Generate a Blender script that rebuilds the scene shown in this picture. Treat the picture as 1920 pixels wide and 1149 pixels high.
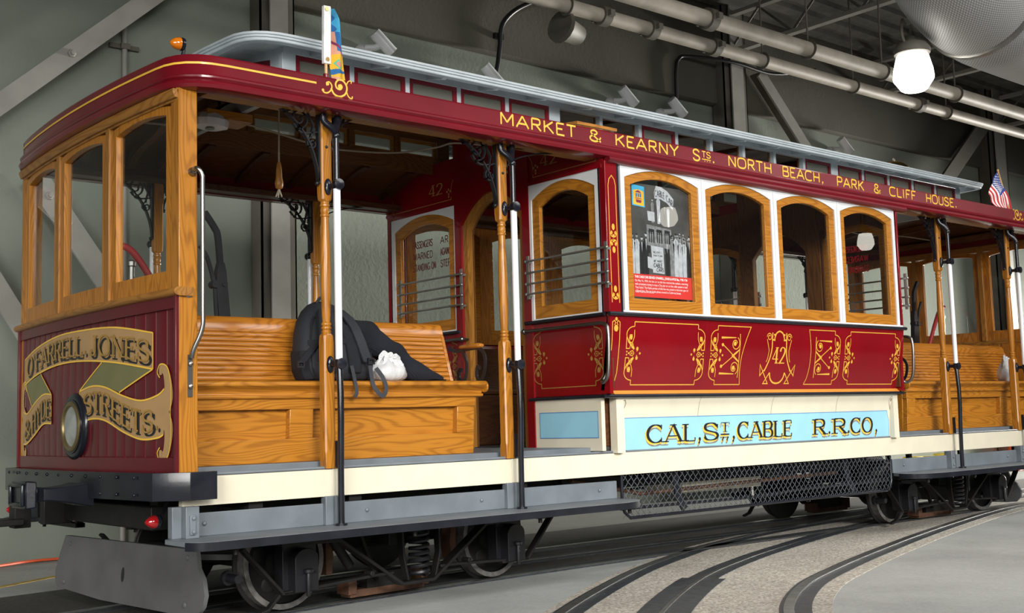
import bpy, bmesh, math, random
from mathutils import Vector, Matrix
from math import sin, cos, pi, radians, sqrt

for o in list(bpy.data.objects):
    bpy.data.objects.remove(o)
S = bpy.context.scene
COL = S.collection
random.seed(42)

# ------------------------------------------------------------------ camera
cam_d = bpy.data.cameras.new('camera')
cam = bpy.data.objects.new('camera', cam_d)
COL.objects.link(cam)
yaw, pitch, roll = 0.7040, 0.0971, -0.0286
f_ = Vector((sin(yaw)*cos(pitch), cos(yaw)*cos(pitch), sin(pitch)))
r0 = Vector((cos(yaw), -sin(yaw), 0)); u0 = r0.cross(f_)
r_ = r0*cos(roll) + u0*sin(roll); u_ = u0*cos(roll) - r0*sin(roll)
mw = Matrix((r_, u_, -f_)).transposed().to_4x4()
mw.translation = Vector((-7.1099, -6.5677, 1.0091))
cam.matrix_world = mw
cam_d.sensor_width = 36.0
cam_d.lens = 2199.9/1920*36.0
cam_d.clip_end = 200
S.camera = cam

# ------------------------------------------------------------------ world, lights, exposure
S.view_settings.view_transform = 'Standard'
S.view_settings.look = 'None'
S.view_settings.gamma = 1.0
S.view_settings.use_curve_mapping = False
S.view_settings.exposure = -0.14
W = bpy.data.worlds.new('world'); S.world = W
W.use_nodes = True
bg = W.node_tree.nodes['Background']
bg.inputs[0].default_value = (0.85, 0.92, 1.0, 1); bg.inputs[1].default_value = 0.065

def area(name, loc, target, sx, sy, power, col, spread=180):
    d = bpy.data.lights.new(name, 'AREA'); d.shape = 'RECTANGLE'; d.size = sx; d.size_y = sy
    d.energy = power; d.color = col; d.spread = radians(spread)
    o = bpy.data.objects.new(name, d); COL.objects.link(o)
    o.location = loc
    o.rotation_euler = (Vector(target)-Vector(loc)).to_track_quat('-Z', 'Y').to_euler()
    return o
# daylight through the big open doors of the car barn (behind the camera) and the roof lights, plus an added aisle fill
area('door_daylight', (-4.5, -14.0, 5.0), (0.2, -0.5, 0.0), 9.0, 3.0, 300, (1.0, 0.985, 0.95), 48)
area('side_daylight', (-12.0, -8.0, 3.0), (-4.0, 0.4, 0.4), 5.0, 3.0, 95, (1.0, 0.985, 0.95), 50)
area('yard_daylight', (21.0, 0.8, 1.6), (2.0, 3.0, 1.7), 3.0, 2.4, 620, (1.0, 0.965, 0.88), 36)
area('aisle_fill', (-14.0, 1.6, 1.2), (-1.0, 3.2, 1.2), 2.0, 2.0, 18, (1.0, 0.985, 0.95), 32)  # added fill low in the aisle, brightens the wall behind the car
area('skylight', (4.2, -6.5, 7.2), (3.2, -1.2, 0.0), 14.0, 2.6, 760, (1.0, 0.985, 0.96), 150)

# ------------------------------------------------------------------ materials
def new_mat(name):
    m = bpy.data.materials.new(name); m.use_nodes = True
    nt = m.node_tree
    return m, nt, nt.nodes, nt.links, nt.nodes['Principled BSDF']

def nn(nodes, t, **kw):
    n = nodes.new(t)
    for k, v in kw.items(): setattr(n, k, v)
    return n

def paint(name, col, rough=0.35, coat=0.0, metal=0.0, var=0.08, bump=0.0, vscale=6.0, bscale=60.0, spec=0.5, dirt=None):
    m, nt, N, L, P = new_mat(name)
    tc = nn(N, 'ShaderNodeTexCoord')
    no = nn(N, 'ShaderNodeTexNoise'); no.inputs['Scale'].default_value = vscale; no.inputs['Detail'].default_value = 6
    L.new(tc.outputs['Object'], no.inputs['Vector'])
    mx = nn(N, 'ShaderNodeMix', data_type='RGBA')
    a = [c*(1-var) for c in col]; b = [min(1, c*(1+var)) for c in col]
    if dirt: a = dirt
    mx.inputs[6].default_value = (*a, 1); mx.inputs[7].default_value = (*b, 1)
    mr = nn(N, 'ShaderNodeMapRange'); mr.inputs[1].default_value = 0.32; mr.inputs[2].default_value = 0.62
    L.new(no.outputs['Fac'], mr.inputs[0]); L.new(mr.outputs[0], mx.inputs[0])
    L.new(mx.outputs[2], P.inputs['Base Color'])
    P.inputs['Roughness'].default_value = rough; P.inputs['Metallic'].default_value = metal
    P.inputs['Specular IOR Level'].default_value = spec
    P.inputs['Coat Weight'].default_value = coat; P.inputs['Coat Roughness'].default_value = 0.06
    if bump:
        n2 = nn(N, 'ShaderNodeTexNoise'); n2.inputs['Scale'].default_value = bscale; n2.inputs['Detail'].default_value = 4
        L.new(tc.outputs['Object'], n2.inputs['Vector'])
        bp = nn(N, 'ShaderNodeBump'); bp.inputs['Strength'].default_value = bump; bp.inputs['Distance'].default_value = 0.01
        L.new(n2.outputs['Fac'], bp.inputs['Height']); L.new(bp.outputs[0], P.inputs['Normal'])
    return m

def wood(name, light, dark, axis='x', rough=0.28, coat=0.5, rings=62.0, amount=0.5):
    m, nt, N, L, P = new_mat(name)
    tc = nn(N, 'ShaderNodeTexCoord'); oi = nn(N, 'ShaderNodeObjectInfo')
    va = nn(N, 'ShaderNodeVectorMath', operation='MULTIPLY_ADD')
    L.new(oi.outputs['Random'], va.inputs[0]); va.inputs[1].default_value = (7.3, 5.1, 9.7)
    L.new(tc.outputs['Object'], va.inputs[2])
    def stretched(k, lo, hi):
        mp = nn(N, 'ShaderNodeMapping')
        sc = [hi]*3; sc['xyz'.index(axis)] = lo
        mp.inputs['Scale'].default_value = sc
        L.new(va.outputs[0], mp.inputs['Vector'])
        no = nn(N, 'ShaderNodeTexNoise'); no.inputs['Scale'].default_value = 1.0
        no.inputs['Detail'].default_value = k; no.inputs['Roughness'].default_value = 0.45
        L.new(mp.outputs[0], no.inputs['Vector'])
        return no
    n1 = stretched(1.5, 0.9, 7.0)
    mu = nn(N, 'ShaderNodeMath', operation='MULTIPLY'); mu.inputs[1].default_value = rings*2*pi/3
    L.new(n1.outputs['Fac'], mu.inputs[0])
    si = nn(N, 'ShaderNodeMath', operation='SINE'); L.new(mu.outputs[0], si.inputs[0])
    cr = nn(N, 'ShaderNodeValToRGB')
    cr.color_ramp.elements[0].position = 0.05; cr.color_ramp.elements[0].color = (0, 0, 0, 1)
    cr.color_ramp.elements[1].position = 0.9; cr.color_ramp.elements[1].color = (1, 1, 1, 1)
    mr = nn(N, 'ShaderNodeMapRange'); mr.inputs[1].default_value = -1; mr.inputs[2].default_value = 1
    L.new(si.outputs[0], mr.inputs[0]); L.new(mr.outputs[0], cr.inputs[0])
    n2 = stretched(4, 6.0, 160.0)
    m2 = nn(N, 'ShaderNodeMapRange'); m2.inputs[1].default_value = 0.45; m2.inputs[2].default_value = 0.65
    L.new(n2.outputs['Fac'], m2.inputs[0])
    ad = nn(N, 'ShaderNodeMath', operation='MULTIPLY_ADD'); ad.inputs[1].default_value = 0.35
    L.new(m2.outputs[0], ad.inputs[0])
    inv = nn(N, 'ShaderNodeMath', operation='SUBTRACT'); inv.inputs[0].default_value = 1.0
    L.new(cr.outputs[0], inv.inputs[1])
    pw = nn(N, 'ShaderNodeMath', operation='POWER'); pw.inputs[1].default_value = 2.4
    L.new(inv.outputs[0], pw.inputs[0]); L.new(pw.outputs[0], ad.inputs[2])
    am = nn(N, 'ShaderNodeMath', operation='MULTIPLY', use_clamp=True); am.inputs[1].default_value = amount
    L.new(ad.outputs[0], am.inputs[0])
    mx = nn(N, 'ShaderNodeMix', data_type='RGBA')
    mx.inputs[6].default_value = (*light, 1); mx.inputs[7].default_value = (*dark, 1)
    L.new(am.outputs[0], mx.inputs[0]); L.new(mx.outputs[2], P.inputs['Base Color'])
    P.inputs['Roughness'].default_value = rough; P.inputs['Specular IOR Level'].default_value = 0.35
    P.inputs['Coat Weight'].default_value = coat; P.inputs['Coat Roughness'].default_value = 0.12
    return m

def glass(name, tint=(0.93, 0.95, 0.94), frost=0.0):
    m = bpy.data.materials.new(name); m.use_nodes = True
    nt = m.node_tree; N = nt.nodes; L = nt.links
    N.remove(N['Principled BSDF']); out = N['Material Output']
    fr = nn(N, 'ShaderNodeFresnel'); fr.inputs['IOR'].default_value = 1.5
    tr = nn(N, 'ShaderNodeBsdfTransparent'); tr.inputs[0].default_value = (*tint, 1)
    ge = nn(N, 'ShaderNodeNewGeometry'); ior = nn(N, 'ShaderNodeMapRange'); ior.inputs[3].default_value = 1.5; ior.inputs[4].default_value = 1/1.5
    L.new(ge.outputs['Backfacing'], ior.inputs[0]); L.new(ior.outputs[0], fr.inputs['IOR'])
    gl = nn(N, 'ShaderNodeBsdfGlossy'); gl.inputs['Roughness'].default_value = 0.0; gl.inputs[0].default_value = (0.9, 0.9, 0.9, 1)
    mx = nn(N, 'ShaderNodeMixShader'); L.new(fr.outputs[0], mx.inputs[0])
    if frost:
        di = nn(N, 'ShaderNodeBsdfDiffuse'); di.inputs[0].default_value = (0.34, 0.36, 0.31, 1)
        tl = nn(N, 'ShaderNodeBsdfTranslucent'); tl.inputs[0].default_value = (0.75, 0.78, 0.72, 1)
        m0 = nn(N, 'ShaderNodeMixShader'); m0.inputs[0].default_value = 0.6
        L.new(di.outputs[0], m0.inputs[1]); L.new(tl.outputs[0], m0.inputs[2])
        no = nn(N, 'ShaderNodeTexNoise'); no.inputs['Scale'].default_value = 160
        tc = nn(N, 'ShaderNodeTexCoord'); L.new(tc.outputs['Object'], no.inputs['Vector'])
        bp = nn(N, 'ShaderNodeBump'); bp.inputs['Strength'].default_value = 0.8; bp.inputs['Distance'].default_value = 0.01
        L.new(no.outputs['Fac'], bp.inputs['Height']); L.new(bp.outputs[0], di.inputs['Normal'])
        m1 = nn(N, 'ShaderNodeMixShader'); m1.inputs[0].default_value = frost
        L.new(tr.outputs[0], m1.inputs[1]); L.new(m0.outputs[0], m1.inputs[2])
        L.new(m1.outputs[0], mx.inputs[1]); gl.inputs['Roughness'].default_value = 0.2
    else:
        L.new(tr.outputs[0], mx.inputs[1])
    L.new(gl.outputs[0], mx.inputs[2]); L.new(mx.outputs[0], out.inputs[0])
    return m

def emit(name, col, strength):
    m, nt, N, L, P = new_mat(name)
    P.inputs['Base Color'].default_value = (*col, 1)
    P.inputs['Emission Color'].default_value = (*col, 1); P.inputs['Emission Strength'].default_value = strength
    return m

OAK, OAKD = (0.43, 0.170, 0.016), (0.20, 0.064, 0.005)
M = {}
for ax in 'xyz':
    M['oak'+ax] = wood('oak_'+ax, OAK, OAKD, ax, coat=0.25, rough=0.38)
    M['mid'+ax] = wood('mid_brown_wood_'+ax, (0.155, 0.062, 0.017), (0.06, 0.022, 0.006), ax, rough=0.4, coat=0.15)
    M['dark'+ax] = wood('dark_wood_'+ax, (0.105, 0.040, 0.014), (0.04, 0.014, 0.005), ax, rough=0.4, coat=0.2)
    M['oldoak'+ax] = wood('old_oak_'+ax, (0.33, 0.145, 0.026), (0.16, 0.058, 0.010), ax, rough=0.42, coat=0.12)
    M['orange'+ax] = wood('orange_oak_'+ax, (0.42, 0.155, 0.017), (0.19, 0.056, 0.005), ax, rough=0.30, coat=0.4)
M['red'] = paint('crimson_gloss_paint', (0.185, 0.0022, 0.006), 0.24, coat=0.5, spec=.35, var=0.10, vscale=2.0)
M['maroon'] = paint('maroon_gloss_paint', (0.155, 0.005, 0.012), 0.30, coat=0.4, spec=.4, var=0.12, vscale=3.0)
M['dash'] = paint('maroon_dash_paint', (0.092, 0.004, 0.009), 0.34, coat=0.25, spec=.4, var=0.10, vscale=3.0)
M['cream'] = paint('cream_paint', (0.67, 0.62, 0.485), 0.38, coat=0.2, var=0.03)
M['white'] = paint('white_trim_paint', (0.66, 0.68, 0.69), 0.38, var=0.04)
M['blue'] = paint('sky_blue_paint', (0.29, 0.57, 0.71), 0.4, coat=0.2, var=0.04)
M['bluel'] = paint('blue_line_paint', (0.09, 0.22, 0.45), 0.4)
M['grey'] = paint('slate_grey_paint', (0.135, 0.154, 0.172), 0.45, var=0.15, bump=0.1, vscale=4.0)
M['roof'] = paint('pale_grey_roof_paint', (0.42, 0.465, 0.49), 0.45, var=0.10, vscale=5.0, bump=0.15, bscale=30)
M['canvas'] = paint('worn_roof_canvas', (0.40, 0.43, 0.44), 0.7, var=0.2, bump=0.4, bscale=25)
M['board'] = paint('neutral_grey_board_paint', (0.105, 0.105, 0.108), 0.5, var=0.12, bump=0.1, vscale=5.0)
M['black'] = paint('black_gloss_paint', (0.009, 0.010, 0.015), 0.26, coat=0.2, var=0.3, bump=0.04, bscale=40, spec=.4)
M['iron'] = paint('black_cast_iron', (0.010, 0.010, 0.012), 0.40, var=0.3, spec=.4)
M['under'] = paint('grimy_black_steel', (0.010, 0.0095, 0.009), 0.55, var=0.3, bump=0.1, vscale=10, spec=.3)
M['tyre'] = paint('scuffed_steel_rim', (0.13, 0.125, 0.115), 0.45, metal=0.3, var=0.35, vscale=25)
M['rust'] = paint('rusty_steel', (0.075, 0.033, 0.016), 0.75, var=0.4, bump=0.2, vscale=12)
M['gold'] = paint('gold_leaf_paint', (0.66, 0.36, 0.045), 0.35, coat=0.3, var=0.06)
M['golddim'] = paint('worn_gold_paint', (0.33, 0.19, 0.045), 0.4, var=0.15, vscale=30)
M['yellow'] = paint('yellow_sign_paint', (0.82, 0.50, 0.055), 0.38, coat=0.3, var=0.05)
M['tan'] = paint('tan_banner_paint', (0.40, 0.245, 0.105), 0.42, var=0.06)
M['olive'] = paint('olive_banner_paint', (0.155, 0.150, 0.062), 0.42, var=0.06)
M['ink'] = paint('black_lettering_paint', (0.012, 0.013, 0.015), 0.4)
M['shadow'] = paint('brown_shade_paint', (0.20, 0.17, 0.13), 0.45)
M['orangeline'] = paint('orange_trim_paint', (0.62, 0.24, 0.035), 0.4, var=0.06)
M['nickel'] = paint('nickel_plated_tube', (0.27, 0.265, 0.25), 0.34, metal=1.0, var=0.06)
M['brass'] = paint('polished_brass', (0.72, 0.47, 0.16), 0.2, metal=1.0, var=0.06)
M['steel'] = paint('worn_steel', (0.30, 0.29, 0.27), 0.4, metal=0.8, var=0.2)
M['whitepole'] = paint('white_enamel_pole', (0.80, 0.82, 0.85), 0.3, coat=0.3, var=0.02)
M['glass'] = glass('window_glass')
M['frosted'] = glass('pebbled_frosted_glass', frost=0.8)
M['redlever'] = paint('red_lever_paint', (0.36, 0.030, 0.035), 0.35, var=0.08)
M['rope'] = paint('hemp_rope', (0.38, 0.33, 0.25), 0.9, var=0.1)
M['deckdark'] = paint('dark_worn_floor', (0.035, 0.032, 0.03), 0.7, var=0.3)
M['text_red'] = paint('dark_red_window_lettering', (0.10, 0.012, 0.010), 0.5)
M['text_bright'] = paint('red_window_lettering', (0.45, 0.012, 0.012), 0.5)

# ------------------------------------------------------------------ mesh builder
OX = [0.0]
class MB:
    def __init__(s, sx=1, sy=1):
        s.v = []; s.f = []; s.mi = []; s.sx = sx; s.sy = sy; s.m = 0; s.closed = True; s.ox = OX[0]
    def add(s, vs, fs):
        b = len(s.v); s.v += [tuple(p) for p in vs]
        for f in fs: s.f.append([b+i for i in f]); s.mi.append(s.m)
        return s
    def box(s, x0, x1, y0, y1, z0, z1):
        vs = [(x, y, z) for x in (x0, x1) for y in (y0, y1) for z in (z0, z1)]
        return s.add(vs, [(0,1,3,2),(4,6,7,5),(0,4,5,1),(2,3,7,6),(0,2,6,4),(1,5,7,3)])
    def obox(s, p0, p1, w, h, up=(0,0,1)):
        return s.bar([p0, p1], w, h, up)
    def loft(s, rings, cap=True, close_u=True, close_v=False):
        n = len(rings[0]); vs = [p for r in rings for p in r]; fs = []
        m = len(rings)
        for i in range(m if close_v else m-1):
            j = (i+1) % m
            for k in range(n if close_u else n-1):
                l = (k+1) % n
                fs.append((i*n+k, i*n+l, j*n+l, j*n+k))
        if cap and close_u and not close_v:
            fs.append(tuple(range(n))[::-1]); fs.append(tuple((m-1)*n+k for k in range(n)))
        return s.add(vs, fs)
    def frames(s, pts, closed=False, up=None):
        P = [Vector(p) for p in pts]; n = len(P); out = []
        T = []
        for i in range(n):
            a = P[(i-1) % n] if (closed or i > 0) else P[0]
            b = P[(i+1) % n] if (closed or i < n-1) else P[n-1]
            t = (b-a); T.append(t.normalized() if t.length > 1e-9 else Vector((0, 0, 1)))
        nrm = None
        for i in range(n):
            t = T[i]
            if up is not None:
                u = Vector(up); nr = u - t*u.dot(t)
                if nr.length < 1e-4: nr = Vector((1, 0, 0)) - t*t.x
            elif nrm is None:
                u = Vector((0, 0, 1)) if abs(t.z) < 0.9 else Vector((1, 0, 0)); nr = u - t*u.dot(t)
            else: nr = nrm - t*nrm.dot(t)
            nrm = nr.normalized(); out.append((P[i], t, nrm, t.cross(nrm)))
        return out
    def tube(s, pts, r, n=8, closed=False, cap=True):
        F = s.frames(pts, closed); rings = []
        for i, (p, t, a, b) in enumerate(F):
            rr = r[i] if isinstance(r, (list, tuple)) else r
            rings.append([p + a*(rr*cos(2*pi*k/n)) + b*(rr*sin(2*pi*k/n)) for k in range(n)])
        return s.loft(rings, cap=cap, close_v=closed)
    def bar(s, pts, w, h, up=(0,0,1), closed=False):
        F = s.frames(pts, closed, up); rings = []
        for p, t, a, b in F:
            rings.append([p+a*h/2+b*w/2, p+a*h/2-b*w/2, p-a*h/2-b*w/2, p-a*h/2+b*w/2])
        return s.loft(rings, close_v=closed)
    def cyl(s, p0, p1, r, n=16, r2=None):
        return s.tube([p0, p1], [r, r if r2 is None else r2], n)
    def lathe(s, prof, base=(0,0,0), axis=(0,0,1), n=16, sq=None):
        ax = Vector(axis).normalized(); b = Vector(base)
        a = (Vector((1,0,0)) if abs(ax.x) < 0.9 else Vector((0,1,0))); a = (a-ax*a.dot(ax)).normalized(); c = ax.cross(a)
        rings = []
        for r, z in prof:
            rings.append([b+ax*z+a*(r*cos(2*pi*k/n))+c*(r*sin(2*pi*k/n)) for k in range(n)])
        return s.loft(rings)
    def ball(s, c, r, sc=(1,1,1), n=12):
        c = Vector(c); rings = []
        m = max(6, n//2)
        for i in range(m+1):
            t = pi*i/m; rr = max(sin(t), 1e-3)
            rings.append([c+Vector((r*sc[0]*rr*cos(2*pi*k/n), r*sc[1]*rr*sin(2*pi*k/n), -r*sc[2]*cos(t))) for k in range(n)])
        return s.loft(rings)
    def prism(s, poly, mp, d0, d1):
        n = len(poly)
        vs = [mp(u, w, d0) for u, w in poly]+[mp(u, w, d1) for u, w in poly]
        return s.add(vs, [tuple(range(n))[::-1], tuple(range(n, 2*n))]+[(i, (i+1) % n, n+(i+1) % n, n+i) for i in range(n)])
    def flat(s, poly, mp, d):
        s.closed = False
        return s.add([mp(u, w, d) for u, w in poly], [tuple(range(len(poly)))])
    def ring(s, outer, inner, mp, d0, d1):
        n = len(outer)
        vs = [mp(u, w, d) for d in (d0, d1) for lp in (outer, inner) for u, w in lp]
        fs = []
        for i in range(n):
            j = (i+1) % n
            fs += [(i, j, n+j, n+i), (2*n+i, 3*n+i, 3*n+j, 2*n+j), (i, 2*n+i, 2*n+j, j), (n+i, n+j, 3*n+j, 3*n+i)]
        return s.add(vs, fs)
    def sweep(s, prof, path, closed=True, cap=True):
        # prof: list (d, z): outward offset and height; path: list of (x, y) plan points, outward = right-hand normal
        n = len(path); rings = []
        for i in range(n):
            a = Vector(path[(i-1) % n] if (closed or i > 0) else path[i]); b = Vector(path[(i+1) % n] if (closed or i < n-1) else path[i])
            t = (b-a).normalized(); nr = Vector((t.y, -t.x))
            rings.append([(path[i][0]+nr.x*d, path[i][1]+nr.y*d, z) for d, z in prof])
        return s.loft(rings, close_v=closed, cap=cap)

CENT = {}
def obj(name, mb, mats, parent=None, bevel=0.0, smooth=50, seg=2):
    vs = [(x*mb.sx+mb.ox, y*mb.sy, z) for x, y, z in mb.v]
    xs, ys, zs = zip(*vs)
    c = Vector(((min(xs)+max(xs))/2, (min(ys)+max(ys))/2, (min(zs)+max(zs))/2 if parent is not None else min(zs)))
    me = bpy.data.meshes.new(name)
    me.from_pydata([Vector(p)-c for p in vs], [], mb.f)
    if not isinstance(mats, (list, tuple)): mats = [mats]
    for m in mats: me.materials.append(M[m] if isinstance(m, str) else m)
    me.polygons.foreach_set('material_index', [min(i, len(mats)-1) for i in mb.mi])
    bm = bmesh.new(); bm.from_mesh(me)
    if mb.closed: bmesh.ops.recalc_face_normals(bm, faces=bm.faces)
    bm.to_mesh(me); bm.free()
    me.polygons.foreach_set('use_smooth', [True]*len(me.polygons))
    me.set_sharp_from_angle(angle=radians(smooth))
    o = bpy.data.objects.new(name, me); COL.objects.link(o)
    CENT[o.name] = c
    if parent is not None:
        o.parent = parent; o.location = c - CENT[parent.name]
    else: o.location = c
    if bevel:
        bv = o.modifiers.new('bevel', 'BEVEL'); bv.width = bevel; bv.segments = seg; bv.limit_method = 'ANGLE'; bv.angle_limit = radians(40)
        bv.harden_normals = False
    return o
def tag(o, label, cat, group=None):
    o['label'] = label; o['category'] = cat
    if group: o['group'] = group
    return o
def thing(name, loc, label, cat, group=None):
    o = bpy.data.objects.new(name, None); COL.objects.link(o); o.location = loc; o.empty_display_size = 0.1
    CENT[o.name] = Vector(loc)
    return tag(o, label, cat, group)
def struct(name, mb, mats, **k):
    o = obj(name, mb, mats, **k); o['kind'] = 'structure'; return o
XZ = lambda y, s=-1: (lambda u, w, d: (u, y+s*d, w))            # plane facing -y; d outward
YZ = lambda x, s=-1: (lambda u, w, d: (x+s*d, u, w))            # plane facing -x
XY = lambda z: (lambda u, w, d: (u, w, z+d))

def catmull(p, n=6, closed=False):
    P = [Vector(q) for q in p]; m = len(P); out = []
    for i in range(m if closed else m-1):
        a, b, c, d = (P[(i-1) % m], P[i], P[(i+1) % m], P[(i+2) % m]) if closed else (P[max(i-1, 0)], P[i], P[i+1], P[min(i+2, m-1)])
        for k in range(n):
            t = k/n
            out.append(0.5*((2*b)+(c-a)*t+(2*a-5*b+4*c-d)*t*t+(3*b-a-3*c+d)*t**3))
    if not closed: out.append(P[-1])
    return [tuple(q) for q in out]

# ------------------------------------------------------------------ flat lettering and pin-striping
RC = [0]
def ribbon(mb, pts, w, mp, d, closed=False, step=0.08):
    RC[0] += 1; d = d + (RC[0] % 9)*.00006
    P = [Vector(p) for p in pts]
    Q = []; Wd = []
    n = len(P); ws = w if isinstance(w, list) else [w]*n
    for i in range(n if closed else n-1):
        a, b = P[i], P[(i+1) % n]; k = max(1, int((b-a).length/step))
        for j in range(k): Q.append(a.lerp(b, j/k)); Wd.append(ws[i]+(ws[(i+1) % n]-ws[i])*j/k)
    if not closed: Q.append(P[-1]); Wd.append(ws[-1])
    m = len(Q); vs = []
    for i in range(m):
        a = Q[(i-1) % m] if (closed or i > 0) else Q[i]; b = Q[(i+1) % m] if (closed or i < m-1) else Q[i]
        t0 = (Q[i]-a); t1 = (b-Q[i])
        t0 = t0.normalized() if t0.length > 1e-9 else t1.normalized(); t1 = t1.normalized() if t1.length > 1e-9 else t0
        t = t0+t1; t = t.normalized() if t.length > 1e-6 else t1
        nr = Vector((-t.y, t.x)); k = max(0.5, abs(nr.dot(Vector((-t1.y, t1.x)))))
        h = Wd[i]/2/k
        vs += [mp(*(Q[i]+nr*h), d), mp(*(Q[i]-nr*h), d)]
    fs = [(2*i, 2*i+1, 2*((i+1) % m)+1, 2*((i+1) % m)) for i in range(m if closed else m-1)]
    mb.closed = False
    mb.add(vs, fs)
def blob(mb, c, r, mp, d, n=10, ry=None):
    mb.flat([(c[0]+r*cos(2*pi*k/n), c[1]+(ry or r)*sin(2*pi*k/n)) for k in range(n)], mp, d)
def spiral(c, r0, r1, a0, turns, n=14):
    m = int(abs(turns)*n)+2
    return [(c[0]+(r0+(r1-r0)*i/m)*cos(a0+2*pi*turns*i/m), c[1]+(r0+(r1-r0)*i/m)*sin(a0+2*pi*turns*i/m)) for i in range(m+1)]
def earc(cx, cy, rx, ry, a0, a1, n=16, e=2.0):
    o = []
    for i in range(n+1):
        t = radians(a0+(a1-a0)*i/n); c, s_ = cos(t), sin(t)
        o.append((cx+rx*math.copysign(abs(c)**(2/e), c), cy+ry*math.copysign(abs(s_)**(2/e), s_)))
    return o
def glyphs(e):
    S1 = catmull([(.64,.80),(.50,.96),(.32,1.0),(.12,.93),(.05,.75),(.14,.59),(.36,.50),(.58,.41),(.67,.24),(.56,.06),(.34,0),(.13,.05),(.03,.22)], 4)
    g = {
    'A': (.86, [[(.43,1),(.03,0)],[(.43,1),(.83,0)],[(.17,.34),(.69,.34)]]),
    'B': (.70, [[(.08,0),(.08,1)],[(.08,1),(.38,1)]+earc(.40,.755,.22,.245,90,-90,10,e)+[(.08,.51)],[(.08,.51),(.40,.51)]+earc(.42,.255,.25,.255,90,-90,10,e)+[(.08,0)]]),
    'C': (.80, [earc(.44,.5,.40,.5,48,312,24,e)]),
    'D': (.80, [[(.10,0),(.10,1)],[(.10,1),(.34,1)]+earc(.36,.5,.38,.5,90,-90,16,e)+[(.10,0)]]),
    'E': (.66, [[(.10,0),(.10,1)],[(.10,1),(.60,1)],[(.10,.52),(.48,.52)],[(.10,0),(.62,0)]]),
    'F': (.62, [[(.10,0),(.10,1)],[(.10,1),(.60,1)],[(.10,.52),(.48,.52)]]),
    'G': (.82, [earc(.44,.5,.40,.5,48,350,24,e),[(.84,.42),(.55,.42)],[(.82,.42),(.82,.05)]]),
    'H': (.80, [[(.10,0),(.10,1)],[(.70,0),(.70,1)],[(.10,.5),(.70,.5)]]),
    'I': (.28, [[(.14,0),(.14,1)]]),
    'J': (.56, [[(.42,1),(.42,.25)]+earc(.24,.22,.18,.22,0,-165,10)]),
    'K': (.76, [[(.10,0),(.10,1)],[(.68,1),(.10,.42)],[(.28,.58),(.72,0)]]),
    'L': (.62, [[(.10,0),(.10,1)],[(.10,0),(.60,0)]]),
    'M': (.96, [[(.10,0),(.10,1)],[(.10,1),(.48,.25)],[(.48,.25),(.86,1)],[(.86,1),(.86,0)]]),
    'N': (.80, [[(.10,0),(.10,1)],[(.10,1),(.70,0)],[(.70,0),(.70,1)]]),
    'O': (.84, [earc(.42,.5,.38,.5,90,450,32,e)]),
    'P': (.68, [[(.10,0),(.10,1)],[(.10,1),(.38,1)]+earc(.40,.74,.24,.26,90,-90,12,e)+[(.10,.48)]]),
    'R': (.74, [[(.10,0),(.10,1)],[(.10,1),(.38,1)]+earc(.40,.745,.24,.255,90,-90,12,e)+[(.10,.49)],[(.36,.49),(.70,0)]]),
    'S': (.70, [S1]),
    'T': (.70, [[(.35,0),(.35,1)],[(.03,1),(.67,1)]]),
    'U': (.80, [[(.10,1),(.10,.30)]+earc(.40,.30,.30,.30,180,360,14,e)+[(.70,.30),(.70,1)]]),
    'W': (1.1, [[(.05,1),(.30,0)],[(.30,0),(.55,.9)],[(.55,.9),(.80,0)],[(.80,0),(1.05,1)]]),
    'V': (.8, [[(.04,1),(.40,0)],[(.40,0),(.76,1)]]),
    'Y': (.78, [[(.04,1),(.39,.46)],[(.74,1),(.39,.46)],[(.39,.46),(.39,0)]]),
    '&': (.80, [catmull([(.78,.42),(.66,.16),(.42,0),(.16,.06),(.06,.27),(.20,.49),(.46,.64),(.54,.80),(.38,.98),(.18,.92),(.14,.74),(.26,.56),(.50,.28),(.78,.0)], 5)]),
    '4': (.72, [[(.50,0),(.50,1)],[(.50,1),(.04,.27)],[(.04,.27),(.70,.27)]]),
    '2': (.68, [catmull([(.08,.74),(.16,.93),(.36,1),(.58,.90),(.60,.68),(.42,.40),(.20,.16),(.06,.0)], 5),[(.06,.03),(.64,.03)]]),
    '.': (.26, ['dot']), ',': (.26, ['comma']), "'": (.24, ['apos']), ' ': (.5, []), '-': (.5, [[(.08,.45),(.42,.45)]]), '?': (.5, []),
    }
    return g
GS, GE = glyphs(2.9), glyphs(2.0)
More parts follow.
